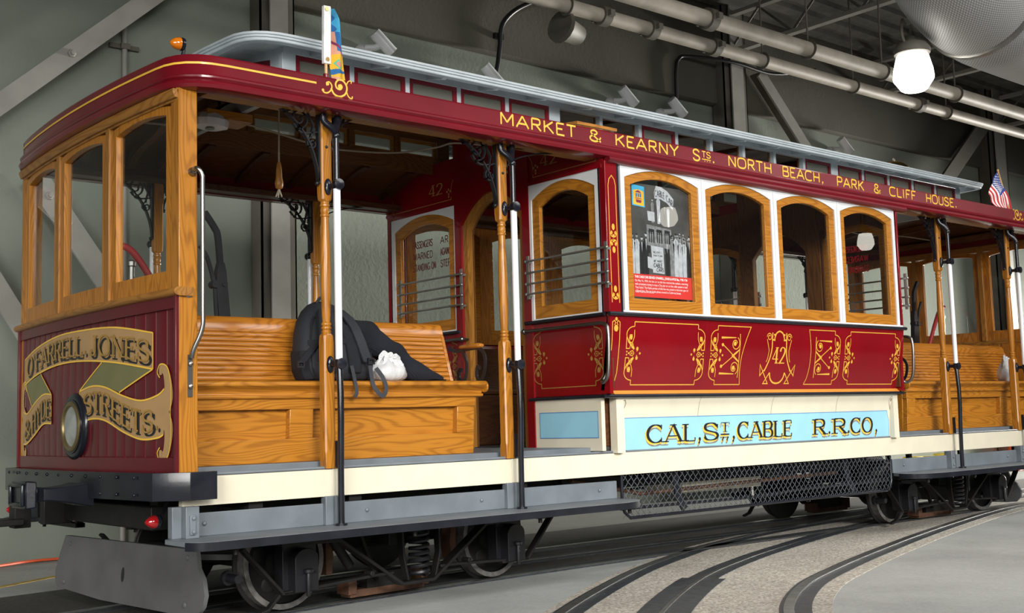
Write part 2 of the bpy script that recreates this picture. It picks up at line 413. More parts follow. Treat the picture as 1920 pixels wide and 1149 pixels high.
def letters(mb, text, u0, u1, w0, h, mp, d, thick=.15, thin=None, serif=0, shear=0, warp=None, dx=0, dy=0, sq=True):
    """word(s) set between u0 and u1 (may run right to left) with the baseline at w0"""
    G = GS if (thin is None and sq) else GE; d_ = d
    thin_ = thick if thin is None else thin
    tot = sum(G[c][0] for c in text)+.10*(len(text)-1)
    k = (u1-u0)/tot; sg = 1 if k > 0 else -1; x = 0
    th = h*1.0
    def put(a, b):
        uu, ww = u0+(x+a)*k+sg*dx, w0+b*h+dy
        return (uu, ww+warp(uu)) if warp else (uu, ww)
    ak = abs(k)
    for c in text:
        w_, st = G[c]
        for si_, s in enumerate(st):
            d = d_ + .00012*si_
            if s == 'dot': blob(mb, put(.13, thick*.5), thick*.5*h, mp, d)
            elif s == 'comma':
                blob(mb, put(.13, thick*.5), thick*.5*h, mp, d); ribbon(mb, [put(.18, thick*.5), put(.06, -.17)], thick*.45*h, mp, d)
            elif s == 'apos': ribbon(mb, [put(.14, 1.0), put(.08, .74)], thick*.7*h, mp, d)
            else:
                pts = [put(*p) for p in s]; n = len(pts)
                if thin is None: ws = [thick*h]*n
                else:
                    ws = []
                    for i in range(n):
                        a, b = s[max(i-1, 0)], s[min(i+1, n-1)]
                        vx, vy = (b[0]-a[0]), (b[1]-a[1]); l = sqrt(vx*vx+vy*vy)+1e-9
                        q = (abs(vy)/l)**1.6
                        if n == 2 and abs(vx) > .15 and vx*vy > 0: q *= .12
                        if c == 'N' and n == 2: q = 1.0 if abs(vx) > .1 else .25
                        if c == 'M' and n == 2: q = 1.0 if (vx*vy < 0 or (abs(vx) < .1 and s[0][0] > .5)) else .2
                        if c in '4' and n == 2 and vx == 0: q = 1
                        ws.append((thin+(thick-thin)*q)*h)
                ribbon(mb, pts, ws, mp, d, closed=False, step=.05)
                if serif:
                    for i, j in ((0, 1), (n-1, n-2)):
                        e_, q_ = s[i], s[j]
                        vx, vy = e_[0]-q_[0], e_[1]-q_[1]
                        if abs(vy) > abs(vx)*.7 and (abs(e_[1]) < .02 or abs(e_[1]-1) < .02) and not (c in 'S&' ):
                            yy = serif/2 if e_[1] < .5 else 1-serif/2
                            ribbon(mb, [put(e_[0]-.17, yy), put(e_[0]+.17, yy)], serif*h, mp, d)
                        elif abs(vx) >= abs(vy) and c in 'ETFL' and i == n-1 or (c == 'T' and n == 2 and abs(vx) > abs(vy)):
                            dn = -1 if e_[1] > .9 else 1
                            ex = e_[0]
                            if e_[1] > .3 and e_[1] < .7: ribbon(mb, [put(ex, e_[1]+.1), put(ex, e_[1]-.1)], serif*h, mp, d)
                            else: ribbon(mb, [put(ex, e_[1]), put(ex, e_[1]+dn*.2)], [serif*.8*h, serif*1.8*h], mp, d)
                        elif c in 'CSG' and n > 8:
                            ribbon(mb, [put(e_[0]+.02, e_[1]-.12), put(e_[0]+.02, e_[1]+.14)], serif*1.3*h, mp, d)
                        elif c in 'J' and i == n-1:
                            blob(mb, put(e_[0]+.04, e_[1]+.06), .1*ak, mp, d, ry=.09*h)
        x += w_+.10

# ================================================================== THE CABLE CAR
car = thing('cable_car', (0, 0, 0), 'vintage red, cream and varnished oak open-ended cable car standing on the track in the barn', 'cable car')
P = lambda name, mb, mats, parent=None, **k: obj(name, mb, mats, parent or car, **k)
XE, XC, XB, XM, YP = 4.66, 1.77, 3.787, 2.5345, 1.10
bow = lambda y: 0.055*(1-(y/1.17)**2)
FP = lambda y, z, d: (-(XE+bow(y)+d), y, z)          # bowed end wall, front end
SIDE_Y = [(1.69, -1.25), (1.675, -1.25), (1.49, -1.232), (1.33, -1.203), (1.178, -1.170), (1.15, -1.165)]
LOW_Y = [(1.146, -1.172), (1.11, -1.152), (1.075, -1.139), (1.03, -1.129), (0.95, -1.121), (0.785, -1.112), (0.70, -1.11)]
def interp(tab, z):
    for (z0, y0), (z1, y1) in zip(tab, tab[1:]):
        if z <= z0 and z >= z1: return y0+(y1-y0)*(z0-z)/(z0-z1)
    return tab[0][1] if z > tab[0][0] else tab[-1][1]
PANEL = lambda u, w, d: (u, interp(SIDE_Y, w)-d, w)
LOWER = lambda u, w, d: (u, interp(LOW_Y, w)-d, w)

# ---- underframe, floor
m = MB(); m.box(-4.45, 4.45, -0.80, 0.80, 0.69, 0.735)
for y in (-0.62, 0.62): m.box(-4.55, 1.9, y-.05, y+.05, 0.52, 0.69)
for x in (-4.2, -3.6, -2.4, -1.2, 0, 1.2): m.box(x-.04, x+.04, -1.07, 1.07, 0.60, 0.70)
m.box(1.9, 4.5, -.2, .2, .6, .69)
P('underframe', m, 'under')
m = MB(); m.box(-4.62, 4.62, -1.10, 1.10, 0.735, 0.790)
for s in (-1, 1):
    m.box(-4.60, 4.60, min(s*1.10, s*1.118), max(s*1.10, s*1.118), 0.782, 0.797)
fl = P('floor_deck', m, 'grey', bevel=.006)
for s in (-1, 1):
    m = MB(s); m.box(-4.56, -XC, -1.03, 1.03, 0.790, 0.822); P('raised_floor', m, 'grey', fl, bevel=.004)
m = MB(); m.box(-1.74, 1.74, -1.08, 1.08, 0.79, 0.825); P('saloon_floor', m, 'deckdark', fl)

# ---- cream side sills, running boards, step hangers
for sy in (1, -1):
    m = MB(1, sy); m.box(-4.62, 4.62, -1.12, -1.075, 0.638, 0.780)
    for x in (-XB, -XM, XM, XB): m.box(x+.012, x+.062, -1.1235, -1.12, 0.640, 0.782)
    P('side_sill', m, 'cream', bevel=.003)
def running_board(sx, sy):
    m = MB(sx, sy)
    # tread with rounded ends
    y0, y1, xa, xb = -1.095, -1.42, -4.70, -1.585
    pl = [(xa, y0), (xa, y1+.09), (xa+.03, y1+.03), (xa+.10, y1), (xb-.26, y1), (xb-.12, y1+.035), (xb-.03, y1+.11), (xb, y1+.20), (xb-.02, y1+.25), (xb-.05, y0)]
    m.prism(pl, XY(0), 0.462, 0.488)
    rb = P('running_board', m, 'grey', bevel=.004)
    m = MB(sx, sy); edge = [(p[0], p[1], .466) for p in pl[1:-1]]
    m.bar(edge, .012, .040); P('tread_edge', m, 'black', rb)
    m = MB(sx, sy); m.box(-4.58, -1.62, -1.105, -1.085, 0.488, 0.602)
    for x in (-4.5, -3.55, -2.75, -1.78): m.lathe([(0.012, 0), (.012, .004), (.007, .010), (0.001, .012)], (x, -1.105, .55), (0, -1, 0), 10)
    P('riser_board', m, 'grey', rb, bevel=.003)
    for x in (-4.63, -XB+.012, -XM+.012):
        m = MB(sx, sy); w = .055 if x > -4.6 else .07
        m.box(x, x+w, -1.155 if x > -4.6 else -1.18, -1.085, 0.488, 0.640); m.box(x-.05, x, -1.135, -1.085, .488, .64)
        if x < -4.6:
            m.box(x+.018, x+.048, -1.19, -1.18, .505, .60)
        for z in (.52, .585): m.lathe([(.010, 0), (.010, .008), (.001, .011)], (x+w*.5, -1.155 if x > -4.6 else -1.19, z), (0, -1, 0), 8)
        P('step_hanger', m, 'grey', rb, bevel=.003)
    for x in (-4.45, -3.4, -2.5, -1.75):
        m = MB(sx, sy)
        m.box(x-.03, x+.03, -1.36, -.70, .435, .462); m.box(x-.02, x+.02, -.74, -.70, .435, .66)
        m.cyl((x, -1.34, .41), (x, -1.34, .44), .012, 8)
        P('step_bracket', m, 'under', rb)
    return rb
for sx in (1, -1):
    for sy in (1, -1): running_board(sx, sy)

# ---- bumpers and couplers
def bumper(sx):
    m = MB(sx)
    path = [(-4.49, 1.205), (-4.62, 1.205), (-4.745, 1.10), (-4.79, .6), (-4.805, 0), (-4.79, -.6), (-4.745, -1.10), (-4.62, -1.205), (-4.49, -1.205)]
    m.bar([(x, y, .74) for x, y in path], .05, .135)
    for y in [-.95+.19*k for k in range(11)]:
        x = -4.79-.02*(1-(y/1.1)**2)+.0
        for z in (.70, .785): m.lathe([(.010, 0), (.010, .005), (.002, .012)], (-(4.825-.045*(y/1.1)**2), y, z), (-1, 0, 0), 8)
    b = P('bumper', m, 'black', bevel=.006)
    m = MB(sx); m.loft([[(x, y+dy*w, .69+dz*h) for dy, dz in ((-1,-1),(1,-1),(1,1),(-1,1))] for x, y, w, h in
        ((-4.80, -.30, .15, .065), (-4.87, -.22, .09, .045), (-4.93, -.12, .055, .035), (-4.98, -.04, .06, .04), (-4.99, -.03, .11, .07), (-5.04, .0, .115, .075))])
    m.box(-5.06, -5.04, -.10, .10, .63, .65); m.box(-5.06, -5.04, -.10, .10, .73, .75); m.box(-5.06, -5.04, -.11, -.085, .63, .75); m.box(-5.06, -5.04, .085, .11, .63, .75)
    P('coupler', m, 'black', b, bevel=.008)
    return b
for sx in (1, -1): bumper(sx)
m = MB(); m.box(-4.60, -4.40, -.70, 1.02, .50, .62); m.box(-4.72, -4.55, .55, .62, .48, .66); m.box(-4.76, -4.66, .95, 1.06, .44, .66); m.box(-4.9, -4.72, .9, 1.1, .46, .5)
P('end_beam', m, 'under', bevel=.006)

# ---- marker lamps under the bumper
for (x, y, z) in ((-4.66, -.83, .555), (-4.72, 1.16, .545)):
    m = MB(); m.lathe([(.033, 0), (.035, .015), (.030, .022), (.02, .03)], (x+.03, y, z), (1, 0, 0), 14); m.bar([(x+.05, y, z), (x+.1, y+.02, z+.09)], .02, .01)
    t = P('marker_lamp', m, 'black')
    m = MB(); m.lathe([(.032, 0), (.034, .015), (.026, .034), (.011, .052), (.002, .057)], (x+.03, y, z), (-1, 0, 0), 14)
    if 'lens_red' not in M:
        M['lens_red'] = paint('ruby_lens', (0.33, 0.008, 0.010), 0.12, coat=1.0)
        M['lens_amber'] = paint('amber_lens', (0.62, 0.16, 0.005), 0.12, coat=1.0)
    P('lens', m, 'lens_red', t)
for (x, y, z) in ((-4.60, -1.07, 2.88), (-4.63, .93, 2.80)):
    m = MB(); m.tube([(x, y, z), (x+.012, y, z+.05), (x+.012, y-.0, z+.08)], .010, 8); m.lathe([(.016, 0), (.033, .008), (.035, .022), (.030, .025)], (x+.02, y, z+.085), (-1, 0, 0), 14)
    t = P('roof_marker', m, 'black')
    m = MB(); m.lathe([(.033, 0), (.034, .010), (.028, .030), (.012, .050), (.002, .054)], (x-.008, y, z+.085), (-1, 0, 0), 14)
    P('lens', m, 'lens_amber', t)

# ---- end walls: dash, lining, lettering
def dash(sx):
    m = MB(sx); n = 21; y0, y1 = -1.165, 1.165; w = (y1-y0)/n; rings = []
    ys = []
    for k in range(n):
        a, b = y0+k*w, y0+(k+1)*w
        ys += [(a, -.006), (a+.006, 0), (b-.006, 0)]
    ys.append((y1, -.006))
    def strip(z0, z1, seq, t=.03):
        rr = []
        for y, d in seq: rr.append([FP(y, z0, d), FP(y, z1, d), FP(y, z1, -t), FP(y, z0, -t)])
        m.loft(rr)
    strip(0.80, 1.68, ys)
    smooth_y = [(y0-.006+(y1-y0+.012)*i/24, .012) for i in range(25)]
    strip(1.605, 1.682, smooth_y, .0); strip(0.795, 0.878, smooth_y, .0)
    for s in (-1, 1): m.box(-XE-.022, -XE-.005, s*1.168-.012, s*1.168+.012, .80, 1.69)
    d = P('dash_panel', m, 'dash', bevel=.002)
    m = MB(sx)
    for k in range(16):
        a = -1.10+k*.1375; m.loft([[FP(y, z, dd) for z, dd in ((.82, -.04), (1.68, -.04), (1.68, -.055), (.82, -.055))] for y in (a+.003, a+.068, a+.1345)])
    P('inner_lining', m, 'orangez', d, bevel=.003)
    # rounded oak belt rail
    m = MB(sx); m.loft([[FP(y, 1.685+.022*cos(t), .012+.030*sin(t)) for t in [k*pi/5 for k in range(6)]]+[FP(y, 1.663, -.06), FP(y, 1.707, -.06)] for y in [-1.20+2.42*i/24 for i in range(25)]])
    P('belt_rail', m, 'oldoaky')
    m = MB(sx)
    for s in (-1, 1):
        pass
    return d
d_front = dash(1); dash(-1)

# banner and lettering on the front dash
def bandmesh(mb, top, bot, d, n=30):
    rows = []
    for i in range(n+1):
        t = i/n; (ya, za), (yb, zb) = top(t), bot(t)
        rows.append([FP(ya+(yb-ya)*k/6, za+(zb-za)*k/6, d) for k in range(7)])
    mb.closed = False; mb.loft(rows, cap=False, close_u=False)
def curve(pts): 
    c = catmull(pts, 8)
    def f(t):
        x = t*(len(c)-1); i = min(int(x), len(c)-2); k = x-i
        return (c[i][0]+(c[i+1][0]-c[i][0])*k, c[i][1]+(c[i+1][1]-c[i][1])*k)
    return f
TOPA = [(1.05, 1.475), (.75, 1.535), (.35, 1.575), (-.05, 1.578), (-.50, 1.560), (-.925, 1.500)]
TOPB = [(1.05, 1.318), (.75, 1.372), (.35, 1.408), (-.05, 1.408), (-.50, 1.375), (-.925, 1.318)]
RA = [(-.015, 1.240), (-.20, 1.262), (-.38, 1.248), (-.60, 1.195), (-.80, 1.165), (-.97, 1.185), (-1.04, 1.215)]
RB = [(-.015, 1.062), (-.20, 1.085), (-.38, 1.072), (-.60, 1.010), (-.80, .970), (-.97, .975), (-1.03, .990)]
LA = [(.46, 1.240), (.62, 1.245), (.80, 1.200), (.97, 1.140), (1.07, 1.150)]
LB = [(.46, 1.070), (.62, 1.068), (.80, 1.005), (.97, .955), (1.06, .950)]
m = MB()
for a, b in ((TOPA, TOPB), (RA, RB), (LA, LB)): bandmesh(m, curve(a), curve(b), .0045)
def fillFP(poly, d): m.flat(poly, FP, d)
# tail scrolls at both ends
for s, x0 in ((-1, -1.035), (1, 1.06)):
    k = 1 if s < 0 else .85
    for zc, dz in ((1.10, 1), (1.10, -1)):
        pts = catmull([(x0-s*.03, zc), (x0+s*.035, zc+dz*.06), (x0+s*.040, zc+dz*.13), (x0+s*.015, zc+dz*.20), (x0-s*.03, zc+dz*.215), (x0-s*.035, zc+dz*.185)], 5)
        ribbon(m, pts, [.085*k*(1-i/(len(pts)-1))+.022 for i in range(len(pts))], FP, .0045)
P('street_banner', m, 'tan', d_front)
m = MB()
for poly_t, poly_b in (([(-.33, 1.385), (-.62, 1.372), (-.92, 1.316)], [(-.02, 1.245), (-.30, 1.262), (-.55, 1.215)]), ([(1.03, 1.316), (.90, 1.342), (.68, 1.372)], [(.86, 1.175), (.68, 1.222), (.47, 1.245)])):
    m = MB(); bandmesh(m, curve(poly_t), curve(poly_b), .004); P('banner_fold', m, 'olive', d_front)
m = MB(); yl = 'yellow'
for c in (TOPA, TOPB, RA, RB, LA, LB): ribbon(m, catmull(c, 5), .009, FP, .0065)
for a, b in ((TOPA, TOPB), (RA, RB), (LA, LB)): ribbon(m, [a[0], b[0]], .008, FP, .0065)
ribbon(m, [TOPA[-1], TOPB[-1]], .010, FP, .0065)
for a, b in (((-.33, 1.385), (-.02, 1.245)), ((-.92, 1.316), (-.55, 1.215)), ((1.03, 1.316), (.86, 1.175)), ((.68, 1.372), (.47, 1.245))): ribbon(m, [a, b], .008, FP, .0065)
for s, x0 in ((-1, -1.035), (1, 1.06)):
    for dz in (1, -1):
        ribbon(m, catmull([(x0+s*.062, 1.10), (x0+s*.070, 1.10+dz*.06), (x0+s*.066, 1.10+dz*.14), (x0+s*.035, 1.10+dz*.22), (x0-s*.035, 1.10+dz*.238), (x0-s*.065, 1.10+dz*.20), (x0-s*.04, 1.10+dz*.172)], 5), .007, FP, .0065)
P('banner_outline', m, 'yellow', d_front)
W1 = lambda c0: (lambda u: c0(u))
def wcurve(pts):
    q = sorted(catmull(pts, 8))
    def f(u):
        for (a, za), (b, zb) in zip(q, q[1:]):
            if a <= u <= b: return za+(zb-za)*(u-a)/max(b-a, 1e-6)
        return q[0][1] if u < q[0][0] else q[-1][1]
    return f
wt, wr, wl = wcurve(TOPB), wcurve(RB), wcurve(LB)
TK = .235
for t_, u0_, u1_, w_, h_, th_, sf_, wp_ in (("O'FARRELL", .985, -.055, .032, .108, TK, .07, wt), (".", -.085, -.115, .036, .108, .20, 0, wt), ("JONES", -.165, -.885, .032, .108, TK, .07, wt),
        ("STREETS", -.085, -.925, .036, .108, TK, .07, wr), (".", -.955, -.985, .040, .108, .20, 0, wr), ("HYDE", .86, .48, .035, .108, TK, .07, wl), ("&", 1.035, .895, .035, .108, .18, 0, wl)):
    m = MB()
    m.m = 0; letters(m, t_, u0_, u1_, w_, h_, FP, .0075, th_, .08, sf_, warp=wp_, dx=.024, dy=-.017)
    m.m = 1; letters(m, t_, u0_, u1_, w_, h_, FP, .0095, th_, .08, sf_, warp=wp_)
    P('street_lettering', m, ['ink', 'golddim'], d_front)

# headlight
hx = -(XE+.058)
m = MB(); m.lathe([(.10, -.03), (.172, -.03), (.184, -.005), (.187, .006), (.180, .018), (.160, .024), (.150, .024), (.150, .030), (.136, .030), (.128, .02), (.1, .0)], (hx, .045, 1.047), (-1, 0, 0), 40)
hl = P('headlight', m, 'black')
m = MB(); M['oldbrass'] = paint('dull_brass', (0.26, 0.20, 0.09), 0.38, metal=.8, var=.1)
m.lathe([(.138, .020), (.140, .032), (.130, .040), (.118, .038), (.112, .030), (.114, .020)], (hx, .045, 1.047), (-1, 0, 0), 40); P('headlight_bezel', m, 'oldbrass', hl)
M['reflector'] = paint('silvered_headlight_glass', (0.46, 0.47, 0.46), 0.18, metal=0.6, coat=1.0, var=0.25, vscale=8)
m = MB(); m.lathe([(.116, .026), (.09, .036), (.05, .043), (.002, .045)], (hx, .045, 1.047), (-1, 0, 0), 32); P('lens', m, 'reflector', hl)

# ---- sash helper : arched frame
def arch(u0, u1, z0, zs, rise, n=12):
    c = (u0+u1)/2; h = (u1-u0)/2
    top = [(u1-(u1-u0)*i/n, zs+rise*(1-((u1-(u1-u0)*i/n-c)/h)**2)) for i in range(n+1)]
    return [(u0, z0), (c, z0), (u1, z0)]+top
def window(name, sx, sy, mp, u0, u1, z0, zs, rise, stile, bot, mat, d0=-.02, d1=.02, parent=None, pane='glass', inset=None, toprail=None):
    tr = toprail or stile
    m = MB(sx, sy); m.ring(arch(u0, u1, z0, zs, rise), arch(u0+stile, u1-stile, z0+bot, zs-tr+.25*rise*0, rise*.85), mp, d0, d1)
    w = P(name, m, mat, parent, bevel=.003)
    dm = (d0+d1)/2
    m = MB(sx, sy); m.flat(arch(u0+stile-.006, u1-stile+.006, z0+bot-.006, zs-tr+.006, rise*.85), mp, dm-.006)
    P('pane', m, pane, w)
    return w

# ---- end windows, posts
for sx in (1, -1):
    for a, b in ((-1.105, -.405), (-.36, .36), (.405, 1.105)):
        wd = .09 if a != -.36 else .085
        window('end_window', sx, 1, FP, a, b, 1.702, 2.628, .032, wd*.78, .10, 'oakz' if sx > 0 else 'orangez', -.045, -.005, toprail=.035)
    for y in (-.3825, .3825):
        m = MB(sx); m.box(-(XE+bow(y)+.006), -(XE+bow(y)-.07), y-.026, y+.026, 1.70, 2.70); P('window_post', m, 'oldoakz', bevel=.004)
    m = MB(sx); m.loft([[FP(y, z, d) for z, d in ((2.645, .004), (2.71, .012), (2.71, -.06), (2.645, -.06))] for y in [-1.17+2.34*i/20 for i in range(21)]])
    m.loft([[FP(y, z, d) for z, d in ((2.655, .02), (2.685, .032), (2.70, .03), (2.70, -.01), (2.655, -.01))] for y in [-1.17+2.34*i/20 for i in range(21)]])
    P('window_header', m, 'oldoaky', bevel=.003)
    for sy in (1, -1):
        m = MB(sx, sy); m.box(-XE-.004, -XE+.094, -1.178, -1.085, .80, 2.72)
        P('corner_post', m, 'oakz', bevel=.004)

# handrails on the corner posts (a bent nickel tube with a flat foot plate)
for sx in (1, -1):
    for sy in (1, -1):
        m = MB(sx, sy); x = -XE+.085
        m.tube(catmull([(x-.02, -1.185, 2.285), (x-.02, -1.235, 2.295), (x-.0, -1.25, 2.26), (x+.002, -1.25, 2.18), (x+.002, -1.25, 1.62), (x, -1.245, 1.50), (x-.03, -1.215, 1.40), (x-.034, -1.20, 1.36)], 5), .012, 8)
        m.lathe([(.022, 0), (.022, .012), (.01, .03)], (x-.02, -1.178, 2.285), (0, -1, 0), 12)
        m.box(x-.046, x-.022, -1.186, -1.178, 1.17, 1.375)
        for z in (1.22, 1.33): m.lathe([(.012, 0), (.011, .006), (.002, .010)], (x-.034, -1.19, z), (0, -1, 0), 10)
        P('handrail', m, 'nickel')
        m = MB(sx, sy); m.lathe([(.02, 0), (.02, .004), (.012, .010), (.006, .013)], (x-.04, -1.178, 1.675), (0, -1, 0), 12); P('post_bolt', m, 'steel')

# ---- turned posts, grab poles, scroll brackets
def turned_post(x, sx, sy, zl, zu):
    m = MB(1, sy); w = .032; y = -YP
    def blk(z0, z1, c=.012):
        def sq(z, k, cc): 
            w_ = w*k
            return [(x-w_+cc, y-w_, z), (x+w_-cc, y-w_, z), (x+w_, y-w_+cc, z), (x+w_, y+w_-cc, z), (x+w_-cc, y+w_, z), (x-w_+cc, y+w_, z), (x-w_, y+w_-cc, z), (x-w_, y-w_+cc, z)]
        return sq, z0, z1
    sq, _, _ = blk(0, 0)
    m.loft([sq(.785, 1, .002), sq(.86, 1, .002), sq(.88, 1, .008), sq(zl-.05, 1, .008), sq(zl-.012, .98, .012), sq(zl, .78, .016)])
    m.loft([sq(zu, .78, .016), sq(zu+.012, .98, .012), sq(zu+.05, 1, .008), sq(2.56, 1, .008), sq(2.58, 1, .002), sq(2.715, 1, .002)])
    r = [(.024, zl-.002), (.027, zl+.006), (.027, zl+.014), (.022, zl+.018), (.028, zl+.026), (.028, zl+.034), (.022, zl+.039), (.027, zl+.046), (.027, zl+.054), (.021, zl+.062), (.024, zl+.10), (.028, zl+.22), (.029, zl+.34), (.027, zl+.48), (.0235, zu-.16), (.021, zu-.085),
         (.026, zu-.080), (.027, zu-.070), (.022, zu-.064), (.025, zu-.052), (.025, zu-.036), (.022, zu-.030), (.027, zu-.024), (.027, zu-.015), (.023, zu-.010), (.024, zu+.002)]
    m.lathe(r, (x, y, 0), (0, 0, 1), 20)
    m.m = 1
    for z in (zu+.075, zu+.30): m.lathe([(.009, 0), (.008, .005), (.001, .007)], (x-.004, y-w, z), (0, -1, 0), 8)
    P('turned_post', m, ['oakz', 'iron'], smooth=30)
def grab_pole(x, sy, zk, zu):
    m = MB(1, sy); yp = -1.2056; y = -YP; px = x+.012
    m.tube([(px, yp, .488), (px, yp, .60), (px-.001, yp-.004, .80), (px-.004, yp-.016, 1.05), (px-.004, yp-.016, 1.18), (px, yp, zk)], .0175, 10)
    m.tube([(px, yp, .478), (px, yp, .50)], .032, 10)
    def knob(z):
        m.lathe([(.012, -.03), (.024, -.02), (.026, 0), (.024, .02), (.012, .03)], (px, yp, z), (0, 0, 1), 14)
        m.tube([(x, y-.03, z), (px, yp, z)], .015, 10)
        m.loft([[(x+.021*cos(t)*k, y-.032-dy, z+.046*sin(t)*k) for t in [2*pi*i/16 for i in range(16)]] for k, dy in ((1, 0), (1, .008), (.7, .016))])
        m.lathe([(.012, 0), (.03, .004), (.03, .016), (.006, .022)], (px, yp-.016, z), (0, -1, 0), 12)
    knob(zk)
    p = P('grab_pole', m, 'black')
    m = MB(1, sy); m.tube([(px, yp, zu), (px, yp, 2.575)], .0165, 10); m.lathe([(.018, 0), (.022, .004), (.022, .022), (.017, .03)], (px, yp, 2.56), (0, 0, 1), 12)
    for s in (-1, 1): m.tube(catmull([(px, yp, 2.585), (px+s*.012, yp+.02, 2.62), (px+s*.042, yp+.05, 2.66), (px+s*.048, yp+.055, 2.70)], 4), [.02]*13, 8)
    knob(zu); P('upper_pole', m, 'black', p)
    m = MB(1, sy); m.box(x+.024, x+.052, y-.045, y-.01, .79, .93); P('foot_plate', m, 'black', p)
    m = MB(1, sy); m.tube([(px, yp, zk+.02), (px, yp, zu-.02)], [.0195, .0205], 14); P('white_sleeve', m, 'whitepole', p)
def scroll_bracket(x, sy, side, W_, H, top=2.745):
    m = MB(1, sy); y = -YP; px = x+side*.034
    mp = lambda u, w: (px+side*u, y, top-w)
    def strip(pts, w=.030, h=.008): m.bar([mp(*p) for p in pts], w, h, up=(0, 0, 1) if False else (side*.7, 0, .7))
    arc = [(W_*(1-sin(t*pi/2)*1.0), H*(1-cos(t*pi/2)*1.0) if False else H*(sin(t*pi/2)**2.2)) for t in [i/14 for i in range(15)]]
    arc = [(W_*(1-t)**1.7+.006, H*t**1.7+.008) for t in [i/16 for i in range(17)]]
    strip(arc); strip([(0.004, 0), (.004, H+.02)], .03, .010); strip([(0, .006), (W_+.03, .006)], .03, .010)
    k = min(W_, H)
    c1 = (k*.36, k*.22)
    strip([p for p in spiral(c1, k*.17, k*.03, pi*.5, 1.6)], .02, .008)
    strip([p for p in spiral((k*.13, k*.60) if H > .25 else (k*.2, k*.5), k*.10, k*.02, -pi*.5, 1.5)], .02, .007)
    strip([(k*.20, k*.12), (k*.10, k*.30), (k*.15, k*.50)], .02, .008); strip([(k*.50, k*.10), (k*.62, k*.16), (W_*.72, .012)], .02, .008)
    strip(catmull([(k*.46, k*.32), (k*.33, k*.44), (k*.10, k*.42), (.01, k*.40)], 4), .02, .008)
    m.ball(mp(.012, H+.02), .014, n=8)
    P('scroll_bracket', m, 'iron')
ZL = {-XB: (1.507, 2.226, 1.338), -XM: (1.499, 2.226, 1.345), XM: (1.463, 2.226, 1.378), XB: (1.468, 2.226, 1.378)}
for sy in (1, -1):
    for x in (-XB, -XM, XM, XB):
        zl, zu, zk = ZL[x]
        turned_post(x, 1, sy, zl, zu); grab_pole(x, sy, zk, 2.305)
        scroll_bracket(x, sy, -1, .34 if x != -XM else .40, .40)
        if x == -XM: scroll_bracket(x, sy, 1, .66, .17, 2.735)
        else: scroll_bracket(x, sy, 1, .26, .20)

# ---- eaves fascia (letter board) all round, with the street names
fx = lambda y: 4.758-.052*y*y
corner = lambda: None
near = [(-4.44, -1.25)]+[(x, -1.25) for x in (-3.5, -2, 0, 2, 3.5)]+[(4.44, -1.25)]
def qc(p0, pc, p1, n=6): return [((1-t)**2*p0[0]+2*t*(1-t)*pc[0]+t*t*p1[0], (1-t)**2*p0[1]+2*t*(1-t)*pc[1]+t*t*p1[1]) for t in [i/n for i in range(1, n)]]
arcF = [(-fx(y), y) for y in [1.0-.1*i for i in range(21)]]
arcR = [(fx(y), y) for y in [-1.0+.1*i for i in range(21)]]
FPATH = near+qc((4.44, -1.25), (4.69, -1.25), arcR[0])+arcR+qc(arcR[-1], (4.69, 1.25), (4.44, 1.25))+[(x, 1.25) for x in (4.44, 3.5, 2, 0, -2, -3.5, -4.44)]+qc((-4.44, 1.25), (-4.69, 1.25), arcF[0])+arcF+qc(arcF[-1], (-4.69, -1.25), (-4.44, -1.25))
m = MB()
m.sweep([(-.07, 2.700), (.004, 2.700), (.022, 2.706), (.028, 2.722), (.022, 2.738), (.006, 2.744), (.010, 2.750), (.020, 2.758), (.020, 2.768), (.004, 2.776), (.0, 2.782), (0, 2.868), (-.008, 2.880), (-.05, 2.884), (-.07, 2.86)], FPATH)
fascia = P('letter_board', m, 'maroon', smooth=40)
FB = XZ(-1.25)
th = .155
for t, a, b in (('MARKET', -2.652, -2.017), ('&', -1.903, -1.795), ('KEARNY', -1.668, -1.041), ('NORTH', -.516, -.005), ('BEACH', .122, .600), ('PARK', .823, 1.204), ('&', 1.345, 1.440), ('CLIFF', 1.575, 1.985), ('HOUSE', 2.144, 2.610)):
    m = MB(); letters(m, t, a, b, 2.794, .073, FB, .0012, th)
    if t == 'BEACH': blob(m, (.635, 2.799), .008, FB, .0012); ribbon(m, [(.637, 2.797), (.628, 2.783)], .006, FB, .0012)
    if t == 'HOUSE': blob(m, (2.645, 2.799), .008, FB, .0012)
    P('street_name', m, 'yellow', fascia)
m = MB(); letters(m, 'S', -.895, -.822, 2.790, .078, FB, .0012, th); letters(m, 'TS', -.800, -.706, 2.822, .042, FB, .0012, .17)
ribbon(m, [(-.80, 2.808), (-.705, 2.808)], .006, FB, .0012)
for x in (-.77, -.742, -.716): blob(m, (x, 2.796), .004, FB, .0012)
blob(m, (-.675, 2.799), .008, FB, .0012)
P('street_name', m, 'yellow', fascia)
